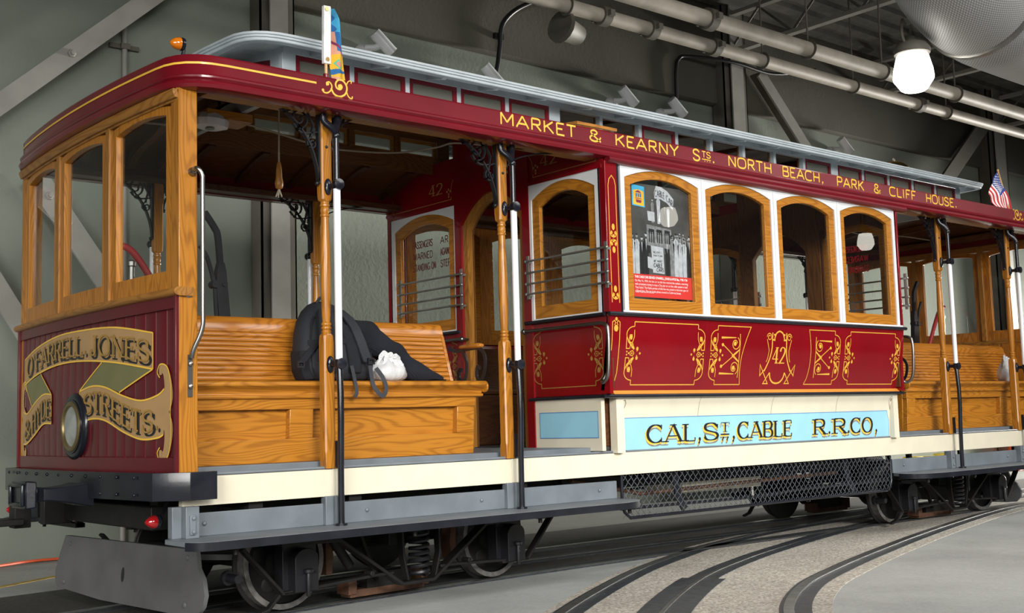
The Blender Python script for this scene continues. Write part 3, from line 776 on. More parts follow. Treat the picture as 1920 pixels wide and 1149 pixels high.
# scroll flourishes by the flag sockets and the gold line round the ends
def flourish(mb, x0, sx):
    q = lambda p: (x0+sx*p[0], 2.79+p[1])
    for pts, w in ((catmull([(0, .012), (.014, .0), (.035, .002), (.055, .02), (.06, .045), (.045, .062), (.028, .055), (.03, .04)], 5), .008), (catmull([(.055, .03), (.075, .0), (.11, -.008), (.145, .012), (.155, .05), (.135, .08), (.105, .085), (.085, .062), (.09, .038), (.112, .032), (.124, .048), (.114, .06)], 5), .010), (catmull([(.15, .03), (.165, .0), (.185, -.008), (.19, .006)], 5), .007), (catmull([(.15, .06), (.165, .085), (.183, .088), (.182, .075)], 5), .006)):
        ribbon(mb, [q(p) for p in pts], w, FB, .0012)
    for p, r in (((.112, .047), .014), ((.005, .012), .008), ((.036, .05), .008)): blob(mb, q(p), r, FB, .0013)
for a_, k_ in ((-3.885, 1), (3.885, -1)):
    m = MB(); flourish(m, a_, k_); P('gold_flourish', m, 'yellow', fascia)
m = MB(); m.closed = False
i0 = len(FPATH)-21-5-5
loop = [(-3.92, -1.25), (-4.2, -1.25), (-4.44, -1.25)]+qc((-4.44, -1.25), (-4.69, -1.25), arcF[-1])+arcF[::-1]+qc(arcF[0], (-4.69, 1.25), (-4.44, 1.25))
rings = []
for i, p in enumerate(loop):
    a = Vector(loop[max(i-1, 0)]); b = Vector(loop[min(i+1, len(loop)-1)]); t = (b-a).normalized(); nr = Vector((-t.y, t.x)); 
    rings.append([(p[0]+nr.x*.0015*s, p[1]+nr.y*.0015*s, z) for z in (2.829, 2.840) for s in (1,)])
rings = [[(p[0][0], p[0][1], p[0][2]), (p[1][0], p[1][1], p[1][2])] for p in rings]
m.loft(rings, cap=False, close_u=False)
P('gold_line', m, 'yellow', fascia)
# inner valance rail behind the fascia (oak under the eaves)
for sy in (1, -1):
    m = MB(1, sy); m.box(-4.50, 4.50, -1.185, -1.06, 2.706, 2.75); P('eaves_rail', m, 'oldoakx' if sy > 0 else 'darkx', bevel=.004)

# ---- roof: lower deck, end canopies
def roof_z(y): 
    a = abs(y); t = (1.22-a)/(1.22-.665)
    return 2.868+.15*sin(max(0, min(1, t))*pi/2)
for sy in (1, -1):
    m = MB(1, sy); sec = [(-1.245+(.58)*i/8) for i in range(9)]
    m.loft([[(x, y, roof_z(y)) for y in sec]+[(x, y, roof_z(y)-.035) for y in sec[::-1]] for x in (-3.77, 3.77)])
    rf = P('lower_roof', m, 'canvas')
    m = MB(1, sy); m.loft([[(x, y, roof_z(y)-.04) for y in sec]+[(x, y, roof_z(y)-.055) for y in sec[::-1]] for x in (-3.77, 3.77)])
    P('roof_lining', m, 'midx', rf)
    for k in range(18):
        x = -3.55+k*.417; m = MB(1, sy); m.bar([(x, y, roof_z(y)-.065) for y in sec[:-1]], .05, .03); P('roof_rib', m, 'darky', rf)
for sx in (1, -1):
    m = MB(sx); rows = []; ny = 24
    for i in range(9):
        t = i/8; row = []
        for k in range(ny+1):
            y = -1.235+2.47*k/ny; yy = max(-1.0, min(1.0, y)); xf = fx(yy)-.02-(max(0, abs(y)-1.0)*.9)
            zin = roof_z(y) if abs(y) > .665 else 3.018+.13*(1-(y/.665)**2)
            row.append((-(xf+(3.76-xf)*t), y, 2.872+(zin-2.872)*sin(t*pi/2)))
        rows.append(row)
    low = [[(x, y, z-.03) for x, y, z in r] for r in rows]
    m.loft([r+l[::-1] for r, l in zip(rows, low)])
    ec = P('end_canopy', m, 'canvas')
    m = MB(sx); l2 = [[(x, y, z-.036) for x, y, z in r] for r in rows]; l3 = [[(x, y, z-.05) for x, y, z in r] for r in rows]
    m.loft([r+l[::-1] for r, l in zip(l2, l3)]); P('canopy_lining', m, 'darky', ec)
    for i in (0, 3, 6, 8):
        m = MB(sx); m.bar([(x+(.08 if i == 0 else 0), y, z-.075) for x, y, z in rows[i][1:-1]], .05, .055 if i < 8 else .08); P('canopy_rib', m, 'midy', ec)

# ---- clerestory
CX = [-3.755, -3.323, -2.913, -2.505, -2.096, -1.664, -1.21, -.802, -.398, .008, .411, .816, 1.222, 1.664, 2.104, 2.519, 2.929, 3.335, 3.755]
for sy in (1, -1):
    m = MB(1, sy); Y0, Y1 = -.675, -.630
    m.box(-3.79, 3.79, Y0, Y1, 3.178, 3.262); m.box(-3.79, 3.79, Y0, Y1, 2.94, 3.045)
    for x in CX:
        w = .05 if x in (-1.664, 1.664) else (.045 if abs(x) > 3.7 else .0155)
        m.box(x-w, x+w, Y0, Y1, 3.04, 3.18)
    cl = P('clerestory_wall', m, 'roof', bevel=.003)
    m = MB(1, sy); m.box(-3.74, 3.74, -.630, -.618, 3.176, 3.262); m.box(-3.74, 3.74, -.630, -.618, 2.92, 3.047)
    for x in CX[1:-1]: m.box(x-(.055 if abs(x) == 1.664 else .024), x+(.055 if abs(x) == 1.664 else .024), -.630, -.618, 3.04, 3.18)
    P('clerestory_lining', m, 'midx', cl, bevel=.002)
    mp = XZ(-.655)
    for i in range(18):
        a, b = CX[i], CX[i+1]
        wa = .05 if abs(a) == 1.664 else (.045 if abs(a) > 3.7 else .0155); wb = .05 if abs(b) == 1.664 else (.045 if abs(b) > 3.7 else .0155)
        if 5 <= i <= 12 and i not in (7, 12) :
            if i == 5 and sy > 0:      # one sash swung out on its hinges
                m = MB(1, sy); q = lambda u, w, d: (u, -.70-(w)*.97, 3.045-w*.10+d)
                m.ring([(a+wa, 0), (b-wb, 0), (b-wb, .15), (a+wa, .15)], [(a+wa+.03, .03), (b-wb-.03, .03), (b-wb-.03, .12), (a+wa+.03, .12)], q, 0, .022)
                w_ = P('clerestory_sash', m, 'oakx', cl, bevel=.002)
            continue
        o_ = [(a+wa, 3.04), (b-wb, 3.04), (b-wb, 3.178), (a+wa, 3.178)]; n_ = [(a+wa+.028, 3.068), (b-wb-.028, 3.068), (b-wb-.028, 3.152), (a+wa+.028, 3.152)]
        m = MB(1, sy); m.ring(o_, n_, mp, 0.0, .014); m.m = 1; m.ring(o_, n_, mp, -.014, -.0005)
        w_ = P('clerestory_sash', m, ['maroon', 'darkx' if i in range(5, 13) else 'oldoakx'], cl)
        m = MB(1, sy); m.flat(n_, mp, -.0002); o2 = obj('frosted_pane', m, 'frosted', cl)
# clerestory ends
for sx in (1, -1):
    m = MB(sx); X = -3.765; mp = YZ(X)
    crown = lambda y: 3.255+.075*(1-(y/.675)**2)
    out = [(-.628, 2.94), (0, 2.94), (.628, 2.94)]+[(.628-.1256*i, crown(.628-.1256*i)) for i in range(11)]
    inn = [(-.50, 3.05), (0, 3.05), (.50, 3.05)]+[(.5-.1*i, crown(.5-.1*i)-.085-.05*abs(.5-.1*i)) for i in range(11)]
    m.ring(out, inn, mp, -.02, .02)
    for y in (-.16, .16): m.box(X-.02, X+.02, y-.02, y+.02, 3.05, 3.24)
    e = P('clerestory_end', m, 'roof', bevel=.003)
    for a, b in ((-.50, -.18), (-.14, .14), (.18, .50)):
        ha, hb = crown(a)-.085-.05*abs(a), crown(b)-.085-.05*abs(b)
        o_ = [(a, 3.05), (b, 3.05), (b, hb), ((a+b)/2, (ha+hb)/2+.006), (a, ha)]; n_ = [(a+.028, 3.078), (b-.028, 3.078), (b-.028, hb-.03), ((a+b)/2, (ha+hb)/2-.024), (a+.028, ha-.03)]
        m = MB(sx); m.ring(o_, n_, mp, -.01, .012); P('end_sash', m, 'maroon', e)
        m = MB(sx); m.flat(n_, mp, 0); P('frosted_pane', m, 'frosted', e)
# monitor roof with rounded overhanging ends
q = [(-3.86, -.89)]+qc((-3.86, -.89), (-4.12, -.89), (-4.13, -.66))+[(-4.13, -.66), (-4.15, -.4), (-4.16, 0), (-4.15, .4), (-4.13, .66)]+qc((-4.13, .66), (-4.12, .89), (-3.86, .89))+[(-3.86, .89)]
q = q[::-1]
rear = lambda x: x if x < 3.7 else 3.80+(x-3.86)*.42
MPATH = [(-3.86, -.89), (-2, -.89), (0, -.89), (2, -.89), (rear(3.86), -.89)]+[(rear(-x), -y) for x, y in q[1:-1]]+[(rear(3.86), .89), (2, .89), (0, .89), (-2, .89), (-3.86, .89)]+q[1:-1]
def mcrown(x, y): 
    return 3.206+.115*(1-min(1, abs(y)/.89)**2)*(1-min(1, max(0, (abs(x)-3.55)/.60))**1.8)
m = MB(); m.sweep([(-.05, 3.158), (-.004, 3.158), (0, 3.162), (0, 3.174), (.010, 3.177), (.010, 3.188), (.018, 3.191), (.018, 3.204), (-.01, 3.212), (-.05, 3.20)], MPATH)
mr_ = P('monitor_eaves', m, 'roof', smooth=25)
m = MB(); n = len(MPATH)
# roof skin: strips across between the two side edges
xs_ = [-4.155, -4.145, -4.12, -4.06, -3.97, -3.86, -3, -2, -1, 0, 1, 2, 3, 3.86, 3.97, 4.06, 4.12, 4.145, 4.155]
def halfw(x):
    a = abs(x)
    if a <= 3.86: return .885
    t = min(1, (a-3.86)/.30); return max(.05, .885*(1-t**3.2)) if a < 4.10 else (.62*sqrt(max(0.004, (4.16-a)/.06)))
rows = []
for x in xs_:
    h = halfw(x); rows.append([(rear(x), h*(-1+2*k/14), mcrown(x, h*(-1+2*k/14))+.004) for k in range(15)])
m.loft([r+[(x, y, z-.03) for x, y, z in r[::-1]] for r in rows])
P('roof_canvas', m, 'canvas', mr_)
m = MB()
for sy in (1, -1):
    m.loft([[(x, sy*.66, 3.245), (x, sy*.875, 3.165), (x, sy*.875, 3.158), (x, sy*.66, 3.238)] for x in (-3.86, rear(3.86))])
for sx in (1, -1):
    hood = [(x, y) for x, y in q]
    pl = [((sx*(x+.02) if sx > 0 else rear(-x-.02)), y*.985) for x, y in hood]
    inner = [(sx*-3.77, max(-.66, min(.66, y*.985))) for x, y in hood]
    r1 = [(a[0], a[1], 3.163) for a in pl]; r2 = [(b[0], b[1], 3.244+.07*(1-(b[1]/.675)**2)) for b in inner]
    m.loft([[p, s, (s[0], s[1], s[2]-.006), (p[0], p[1], p[2]-.006)] for p, s in zip(r1, r2)])
P('soffit', m, 'roof', mr_)
for sy in (1, -1):
    for k in range(18):
        x = -3.6+k*.4235; m = MB(1, sy); m.loft([[(x+dx, -.675, 3.235), (x+dx, -.86, 3.158), (x+dx, -.84, 3.150), (x+dx, -.70, 3.185), (x+dx, -.675, 3.19)] for dx in (-.012, .012)]); P('eaves_bracket', m, 'roof', mr_)
m = MB(); m.loft([[(x, y, 3.262+.06*(1-(y/.66)**2)) for y in [-.66+.132*i for i in range(11)]]+[(x, y, 3.25+.06*(1-(y/.66)**2)) for y in [.66-.132*i for i in range(11)]] for x in (-3.75, 3.75)])
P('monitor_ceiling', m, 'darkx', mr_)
for x in (-3.3, -2.5, -1.7, -.8, 0, .8, 1.7, 2.5, 3.3):
    m = MB(); m.bar([(x, y, 3.225+.06*(1-(y/.66)**2)) for y in [-.62+.124*i for i in range(11)]], .05, .04); P('carline', m, 'darky', mr_)
# roof bell at the far end
m = MB(); m.lathe([(.02, 0), (.02, .10), (.15, .11), (.165, .125), (.15, .15), (.11, .185), (.06, .205), (.015, .21)], (3.72, 0, 3.37), (0, 0, 1), 24)
b = P('roof_bell', m, 'brass'); m = MB(); m.lathe([(.012, .205), (.02, .215), (.02, .24), (.005, .25)], (3.72, 0, 3.37), (0, 0, 1), 12); P('bell_knob', m, 'steel', b)

# ---- saloon: side panels, frames, sashes
BC = [-1.2195, -.4065, .4065, 1.2195]
GOLD = []
def ornament(mb, x, s, z0=1.222, z1=1.632, mp=PANEL, d=.002):
    """painted scroll border standing along a panel edge at x; s = +1 when the panel lies to the right"""
    H = z1-z0; zc = (z0+z1)/2
    for k in (1, -1):
        q = lambda u, w: (x+s*u, zc+k*w)
        ribbon(mb, [q(.075, H/2), q(.075, H/2-.030)]+[q(.075-.072*sin(t), H/2-.030-.055*(1-cos(t))) for t in [pi/2*i/6 for i in range(7)]]+[q(.006, H/2-.10), q(.022, H/2-.132), q(.045, H/2-.140)], .0062, mp, d)
        ribbon(mb, [q(*p) for p in ((.075, H/2-.052), (.074, H/2-.10), (.058, H/2-.135), (.036, H/2-.136), (.026, H/2-.112), (.034, H/2-.086), (.052, H/2-.085), (.056, H/2-.102))], .0055, mp, d)
        blob(mb, q(.044, H/2-.103), .012, mp, d+.0003, ry=.015)
        ribbon(mb, [q(.016, H/2-.128), q(.078, H/2-.178)], [.005, .013], mp, d)
        ribbon(mb, [q(.004, .105), q(.004, .030), q(.034, .030)], .006, mp, d); ribbon(mb, [q(.004, .105), q(.045, .048)], .006, mp, d)
        ribbon(mb, [q(*p) for p in ((.036, .030), (.040, .058), (.062, .062), (.068, .044), (.058, .034), (.050, .044))], .0055, mp, d)
        ribbon(mb, [q(.058, .060), q(.080, .030)], .007, mp, d)
        blob(mb, q(.108, .030), .011, mp, d, ry=.013); ribbon(mb, [q(.112, .022), q(.104, .010)], [.009, .002], mp, d)
        blob(mb, q(.012, .010), .006, mp, d)
    ribbon(mb, [(x+s*(.060+.020*cos(a)), zc+.018*sin(a)) for a in [2*pi*i/5 for i in range(5)]], .0055, mp, d, closed=True)
    blob(mb, (x+s*.060, zc), .006, mp, d); blob(mb, (x+s*.135, zc), .008, mp, d); blob(mb, (x+s*.030, zc), .007, mp, d)
def exscroll(mb, x, s, mp=PANEL, d=.002):
    zc = 1.425
    for k in (1, -1):
        q = lambda u, w: (x+s*u, zc+k*w)
        ribbon(mb, [q(.0, .125), q(.16, .128)], [.014, .006], mp, d)
        ribbon(mb, [q(*p) for p in catmull([(.205, .155), (.205, .06), (.18, .025), (.02, -.075)], 4)], .0065, mp, d)
        blob(mb, q(.015, -.075), .012, mp, d)
        ribbon(mb, [q(*p) for p in spiral((.155, .085), .050, .018, pi*.35, -1.15)], .006, mp, d); blob(mb, q(.15, .085), .016, mp, d)
    ribbon(mb, [(x+s*.205, zc+.045), (x+s*.205, zc-.045), (x+s*.125, zc)], .0065, mp, d, closed=True)
def saloon_side(sy):
    m = MB(1, sy)
    prof = [(interp(SIDE_Y, z), z) for z in [1.675-.0375*i for i in range(14)]]
    m.loft([[(x, y, z) for y, z in prof]+[(x, y+.03, z) for y, z in prof[::-1]] for x in (-1.77, 1.668)])
    for x in (-1.655, -.813, 0, .813):
        m.loft([[(x+dx, y-dy, z) for dx, dy in ((-.008, .0), (-.005, .0012), (.005, .0012), (.008, .0))] for y, z in prof], cap=False, close_u=False)
    pn = P('side_panel', m, 'red', smooth=50)
    m = MB(1, sy)
    pl = [(interp(LOW_Y, z), z) for z in [1.145-.045*i for i in range(10)]]
    m.loft([[(x, y, z) for y, z in pl]+[(x, y+.03, z) for y, z in pl[::-1]] for x in (-1.64, 1.64)])
    for x in (-1.62, 1.62): m.box(x-.035, x+.035, -1.162, -1.10, .782, 1.146)
    lp = P('lower_panel', m, 'cream', pn, smooth=50)
    m = MB(1, sy)
    for x in (-.82, 0, .82): m.loft([[(x-.0015, y-.0008, z), (x+.0015, y-.0008, z)] for y, z in pl], cap=False, close_u=False)
    m.closed = False
    P('panel_joint', m, 'shadow', pn)
    m = MB(1, sy)
    bl = [(-1.565, .785), (1.548, .785), (1.552, .93), (1.525, .965), (1.515, 1.005), (-1.545, 1.005), (-1.552, .965), (-1.578, .93)]
    rows = [[(-1.60, z) for z in ()]]
    zs = [.785, .86, .93, .965, 1.005]; L_ = {.785: -1.592, .86: -1.592, .93: -1.590, .965: -1.572, 1.005: -1.560}
    m.closed = False
    m.loft([[LOWER(L_[z]*(1-t)+(-L_[z]-.02)*t, z, .0012) for t in [i/8 for i in range(9)]] for z in zs], cap=False, close_u=False)
    P('blue_panel', m, 'blue', pn)
    m = MB(1, sy)
    ribbon(m, [(L_[z], z) for z in zs]+[(-L_[z]-.02, z) for z in zs[::-1]], .005, LOWER, .0016)
    P('blue_border', m, 'bluel', pn)
    m = MB(1, sy)
    for s in (-1, 1):
        x0 = s*1.618; q = lambda u, w: (x0-s*u, w)
        ribbon(m, [q(.0, .79), q(-.004, .92), q(.02, .98), q(.055, 1.07), q(.065, 1.10), q(.05, 1.122), q(.025, 1.118), q(.016, 1.095), q(.03, 1.078), q(.042, 1.092)], .005, LOWER, .0016); blob(m, q(.033, 1.095), .014, LOWER, .0016)
    P('grey_scroll', m, 'shadow', pn)
    if sy > 0:
        h = .118; z = .836
        def word(*items):
            m = MB(1, sy)
            for k_, (d, dx, dy) in enumerate(((.0020, -.006, -.022), (.0026, -.011, -.010), (.0034, 0, 0))):
                m.m = k_
                for t_, a_, b_, z_, h_ in items:
                    if t_ == 'bar': ribbon(m, [(a_+dx, z_+dy), (b_+dx, z_+dy)], h_, LOWER, d)
                    elif t_ == 'tick': ribbon(m, [(a_+.012+dx, z_+.018+dy), (a_-.006+dx, z_-.008+dy)], .012, LOWER, d)
                    else: letters(m, t_, a_, b_, z_, h_, LOWER, d, thick=(.225 if k_ < 2 else .215) if t_ not in ',.' else .2, thin=.06, serif=.06, dx=dx, dy=dy)
            P('company_lettering', m, ['shadow', 'yellow', 'ink'], pn)
        word(('CAL', -1.335, -.845, z, h), (',', -.825, -.775, z, h)); word(('S', -.755, -.600, z, h), ('T', -.575, -.475, z+.052, h*.56), ('bar', -.575, -.480, z+.035, .009), ('tick', -.553, 0, z, 0), ('tick', -.503, 0, z, 0), (',', -.455, -.405, z, h))
        word(('CABLE', -.385, .255, z, h)); word(('R', .525, .690, z, h), ('.', .715, .755, z, h), ('R', .780, .965, z, h), ('.', .98, 1.01, z, h)); word(('CO', 1.022, 1.330, z, h), (',', 1.36, 1.41, z, h))
    # gold pin-striping
    m = MB(1, sy)
    for a, b, k in ((-1.615, -.835, 0), (.835, 1.62, 0), (-.775, -.36, 1), (.36, .775, 2)):
        zt, zb = 1.632, 1.222
        if k != 2: ornament(m, a, 1)
        if k != 1: ornament(m, b, -1)
        ra, rb = (a+.075 if k != 2 else a), (b-.075 if k != 1 else b)
        if k == 1:
            ribbon(m, [(ra, zb), (b-.06, zb)]+[(b-.06+.085*t**1.6-.035*sin(t*pi), zb+(zt-zb)*t) for t in [i/10 for i in range(11)]]+[(ra, zt)], .006, PANEL, .002)
            exscroll(m, a+.115, 1)
        elif k == 2:
            ribbon(m, [(rb, zb), (a-.06+.04, zb)]+[(a-.02+.085*t**.7*(1-t)*1.6+.025*t, zb+(zt-zb)*t) for t in [i/10 for i in range(11)]]+[(rb, zt)], .006, PANEL, .002)
            exscroll(m, b-.115, -1)
        else:
            for z in (zt, zb): ribbon(m, [(ra, z), (rb, z)], .0062, PANEL, .002)
    # number shield
    for s in (1, -1):
        q = lambda u, w: (s*u, w)
        ribbon(m, [q(*p) for p in catmull([(.0, 1.612), (.035, 1.598), (.055, 1.565), (.056, 1.545)], 4)]+[q(.085, 1.548), q(.083, 1.60)], .011, PANEL, .002)
        ribbon(m, [q(*p) for p in catmull([(.085, 1.55), (.088, 1.47), (.108, 1.40), (.148, 1.33), (.155, 1.318)], 4)], .011, PANEL, .002)
        ribbon(m, [q(*p) for p in [(.135, 1.345), (.20, 1.285), (.208, 1.365), (.10, 1.228), (.155, 1.228), (.09, 1.308)]], .008, PANEL, .002)
        ribbon(m, [q(*p) for p in catmull([(.09, 1.308), (.075, 1.265), (.04, 1.237), (.0, 1.23)], 4)], .012, PANEL, .002)
        ribbon(m, [q(*p) for p in spiral((.118, 1.567), .030, .010, 0, 1.4)], .006, PANEL, .002)
        ribbon(m, [q(.145, 1.55), q(.118, 1.47), q(.128, 1.41), q(.142, 1.385)], .006, PANEL, .002); blob(m, q(.06, 1.585), .008, PANEL, .002)
    letters(m, '42', -.075, .078, 1.375, .118, PANEL, .002, .15, .06, .05)
    # corner post capsules
    for s in (1,):
        x0 = -1.712; q = lambda u, w: (x0+u, w)
        ribbon(m, [q(-.034, 1.60), q(-.034, 1.30), q(-.022, 1.25), q(0, 1.215), q(.022, 1.25), q(.034, 1.30), q(.034, 1.60)], .006, PANEL, .002)
        for k in (1, -1): ribbon(m, [q(k*.034, 1.60), q(k*.034, 1.625), q(k*.018, 1.635), q(k*.006, 1.62), q(k*.016, 1.605)], .006, PANEL, .002)
        blob(m, q(0, 1.645), .012, PANEL, .002); blob(m, q(0, 1.585), .019, PANEL, .002, ry=.022)
    P('gold_pinstripe', m, 'gold', pn)
    # beads and ledge
    m = MB(1, sy); m.tube([(-1.79, -1.262, 1.678), (1.685, -1.262, 1.678)], .014, 8); P('black_bead', m, 'black', pn); m = MB(1, sy); m.tube([(-1.80, -1.192, 1.150), (1.70, -1.192, 1.150)], .013, 8); m.box(-1.78, 1.68, -1.19, -1.13, 1.142, 1.152)
    P('black_bead', m, 'black', pn)
    m = MB(1, sy); m.loft([[(x, -1.172, 1.186), (x, -1.196, 1.162), (x, -1.160, 1.158)] for x in (-1.70, 1.68)]); P('orange_ledge', m, 'orangeline', pn)
    # window frame
    m = MB(1, sy); mp = XZ(-1.235)
    for c in BC:
        m.ring([(c-.4065, 1.69), (c, 1.69), (c+.4065, 1.69)]+[(c+.4065-.813*i/12, 2.70) for i in range(13)], arch(c-.370, c+.370, 1.697, 2.592, .072), mp, -.03, .012)
    for c in (-.813, 0, .813): m.box(c-.008, c+.008, -1.253, -1.245, 1.69, 2.66)
    m.box(-1.65, 1.65, -1.258, -1.235, 1.688, 1.704)
    fr = P('window_frame', m, 'white')
    m = MB(1, sy)
    for c in BC: m.ring([(c-.4065, 1.66), (c, 1.66), (c+.4065, 1.66)]+[(c+.4065-.813*i/12, 2.70) for i in range(13)], arch(c-.355, c+.355, 1.70, 2.580, .070), mp, -.046, -.031)
    P('frame_lining', m, 'orangez', fr)
    for c in BC:
        window('side_window', 1, sy, mp, c-.372, c+.372, 1.700, 2.594, .072, .068, .088, 'oakx', -.030, .002, parent=None, toprail=.045)
    m = MB(1, sy); m.loft([[(x, -1.24, 2.664), (x, -1.276, 2.668), (x, -1.292, 2.684), (x, -1.286, 2.700), (x, -1.24, 2.712)] for x in (-1.76, 1.765)]); P('drip_rail', m, 'maroon')
    for s in (1, -1):
        m = MB(s, sy); m.box(-1.775 if s > 0 else -1.668, -1.662 if s > 0 else -1.646, -1.252, -1.16, 1.69, 2.68)
        cp = P('saloon_corner_post', m, 'red', bevel=.004)
        if s < 0: continue
        m = MB(s, sy); m.box(-1.664, -1.652, -1.254, -1.24, 1.69, 2.67); m.box(-1.778, -1.772, -1.20, -1.188, 1.69, 2.66); P('black_edge', m, 'black', cp)
        m = MB(s, sy); mp2 = XZ(-1.252); q = lambda u, w: (-1.715+u, w)
        ribbon(m, [q(-.034, 1.75), q(-.034, 2.52), q(-.024, 2.56), q(0, 2.585), q(.024, 2.56), q(.034, 2.52), q(.034, 1.75)], .006, mp2, .001)
        for zc, kk in ((2.17, (1, -1)), (1.765, (1,))):
            for k in kk:
                blob(m, q(0, zc+k*.075), .014, mp2, .001, ry=.022); blob(m, q(0, zc+k*.015), .012, mp2, .001)
                for e in (1, -1): ribbon(m, [q(0, zc+k*.01), q(e*.018, zc+k*.012), q(e*.028, zc+k*.03), q(e*.02, zc+k*.046), q(e*.008, zc+k*.038)], .007, mp2, .001); blob(m, q(e*.016, zc+k*.032), .007, mp2, .001)
        P('gold_pinstripe', m, 'gold', cp)
for sy in (1, -1): saloon_side(sy)

# ---- bulkheads
def bulkhead(sx):
    mp = YZ(-1.77); OX[0] = 0.0 if sx > 0 else -.102
    m = MB(sx)
    m.ring([(-.50, .80), (-.075, .80), (.35, .80)]+[(.35-.85*i/12, 3.25) for i in range(13)], arch(-.425, .275, .80001, 2.47, .20), mp, -.05, .012)
    for sy in (1, -1):
        a, b = (-1.225, -.50) if sy > 0 else (.35, 1.225)
        m.prism([(a, 2.645), (b, 2.645), (b, 3.0), (-.66 if sy > 0 else .66+0, 3.0), (a, 2.86)] if sy > 0 else [(a, 2.645), (b, 2.645), (b, 2.86), (.66, 3.0), (a, 3.0)], mp, -.03, 0)
        m.box(-1.77-.0, -1.74, a, b, 1.165, 1.665)
        m.box(-1.785, -1.745, a, b, 2.635, 2.66)
    bh = P('bulkhead', m, 'red', bevel=.003)
    m = MB(sx)
    m.ring(arch(-.425, .275, .80, 2.47, .20), arch(-.375, .225, .80001, 2.43, .19), mp, -.06, -.01); P('door_frame', m, 'oldoakz', bh)
    for sy in (1, -1):
        a, b = (-1.195, -.475) if sy > 0 else (.325, 1.195)
        m = MB(sx); m.ring([(a, 1.69), ((a+b)/2, 1.69), (b, 1.69)]+[(b-(b-a)*i/12, 2.645) for i in range(13)], arch(a+.04, b-.05, 1.70, 2.53, .09), mp, -.03, .008)
        P('bulkhead_frame', m, 'white', bh)
        m = MB(sx); m.ring([(a-.02, 1.20), ((a+b)/2, 1.20), (b+.02, 1.20)]+[(b+.02-(b-a+.04)*i/12, 2.85) for i in range(13)], arch(a+.05, b-.06, 1.71, 2.52, .09), mp, -.052, -.034)
        P('bulkhead_lining', m, 'darkz', bh)
        window('bulkhead_window', sx, 1, mp, a+.038, b-.048, 1.70, 2.532, .09, .075, .085, 'oaky', -.03, .0, parent=bh, toprail=.06)
        m = MB(sx); m.tube([(-1.785, a-.02, 1.678), (-1.785, b+.04, 1.678)], .013, 8); P('black_bead', m, 'black', bh); m = MB(sx); m.tube([(-1.78, a, 1.150), (-1.78, b+.02, 1.150)], .012, 8); P('black_bead', m, 'black', bh)
        m = MB(sx); a2, b2 = (-1.14, -.475) if sy > 0 else (.325, 1.14)
        m.box(-1.772, -1.74, a2, b2, .80, 1.146)
        P('bulkhead_lower_panel', m, 'cream', bh)
        m = MB(sx); m.flat([(a2+.03, .885), (b2-.07, .885), (b2-.07, 1.055), (a2+.03, 1.055)], mp, .0035); P('blue_panel', m, 'blue', bh)
        m = MB(sx); ribbon(m, [(a2+.03, .885), (b2-.07, .885), (b2-.07, 1.055), (a2+.03, 1.055)], .005, mp, .004, closed=True); P('blue_border', m, 'bluel', bh)
        m = MB(sx)
        ornament(m, a+.02, 1, 1.222, 1.632, mp, .0015); ornament(m, b-.02, -1, 1.222, 1.632, mp, .0015)
        for z in (1.222, 1.632): ribbon(m, [(a+.095, z), (b-.095, z)], .0055, mp, .0015)
        P('gold_pinstripe', m, 'golddim', bh)
        m = MB(sx)
        y0, y1 = ((-.62, -.80) if sy > 0 else (.68, .50)); 
        if sx < 0: y0, y1 = y1, y0
        letters(m, '42', y0, y1, 2.752, .085, mp, .0015, .17, .06, .05)
        yo, yi = (-1.17, -.545) if sy > 0 else (1.17, .395)
        ribbon(m, [(yo, 2.69), (yi, 2.69), (yi, 2.71)], .005, mp, .0015); ribbon(m, [(yo, 2.69), (yo, 2.80)], .005, mp, .0015)
        for p in ((0, 0), (.02, .02), (-.02, .02), (0, .035), (.0, -.02)): blob(m, (yi+(-.03 if sy > 0 else .03)+p[0], 2.735+p[1]), .009, mp, .0015)
        ribbon(m, catmull([(yi, 2.74), (yi+(.02 if sy > 0 else -.02), 2.82), (yi+(.15 if sy > 0 else -.15), 2.93), (-.08, 2.96)], 5), .005, mp, .0015)
        P('gold_lettering', m, 'golddim', bh)
        # window guard bars
        m = MB(sx)
        ya, yb = (-1.285, -.49) if sy > 0 else (.235, 1.05)
        for z in (2.102, 2.021, 1.944, 1.874):
            m.tube([(-1.815, ya, z), (-1.815, yb, z)], .0075, 8); m.ball((-1.815, ya, z), .012, n=8); m.ball((-1.815, yb, z), .012, n=8)
        for y in (ya+.015, yb-.015): m.box(-1.812, -1.802, y-.012, y+.012, 1.84, 2.14); m.box(-1.81, -1.77, y-.006, y+.006, 1.86, 1.875); m.box(-1.81, -1.77, y-.006, y+.006, 2.09, 2.105)
        P('window_guard', m, 'steel', bh)
        m = MB(sx)
        if sy > 0: pts = catmull([(-1.83, -.47, 1.617), (-1.83, -.80, 1.617), (-1.83, -1.12, 1.617), (-1.83, -1.245, 1.612), (-1.83, -1.285, 1.565), (-1.83, -1.285, 1.40), (-1.83, -1.27, 1.285), (-1.825, -1.225, 1.238), (-1.80, -1.19, 1.25), (-1.77, -1.20, 1.29)], 5)
        else: pts = [(-1.83, .23, 1.617), (-1.83, 1.20, 1.617)]
        m.tube(pts, .0125, 8); m.ball(pts[0], .02, n=10)
        m.tube([(-1.83, pts[0][1], 1.617), (-1.77, pts[0][1], 1.617)], .008, 8)
        P('bulkhead_handrail', m, 'nickel', bh)
    m = MB(sx)
    far = -1 if sx > 0 else 1
    lines = (('PASSENGERS', 'ARE', 2.375), ('WARNED', 'AGAINST', 2.285), ('STANDING ON', 'STEPS', 2.195))
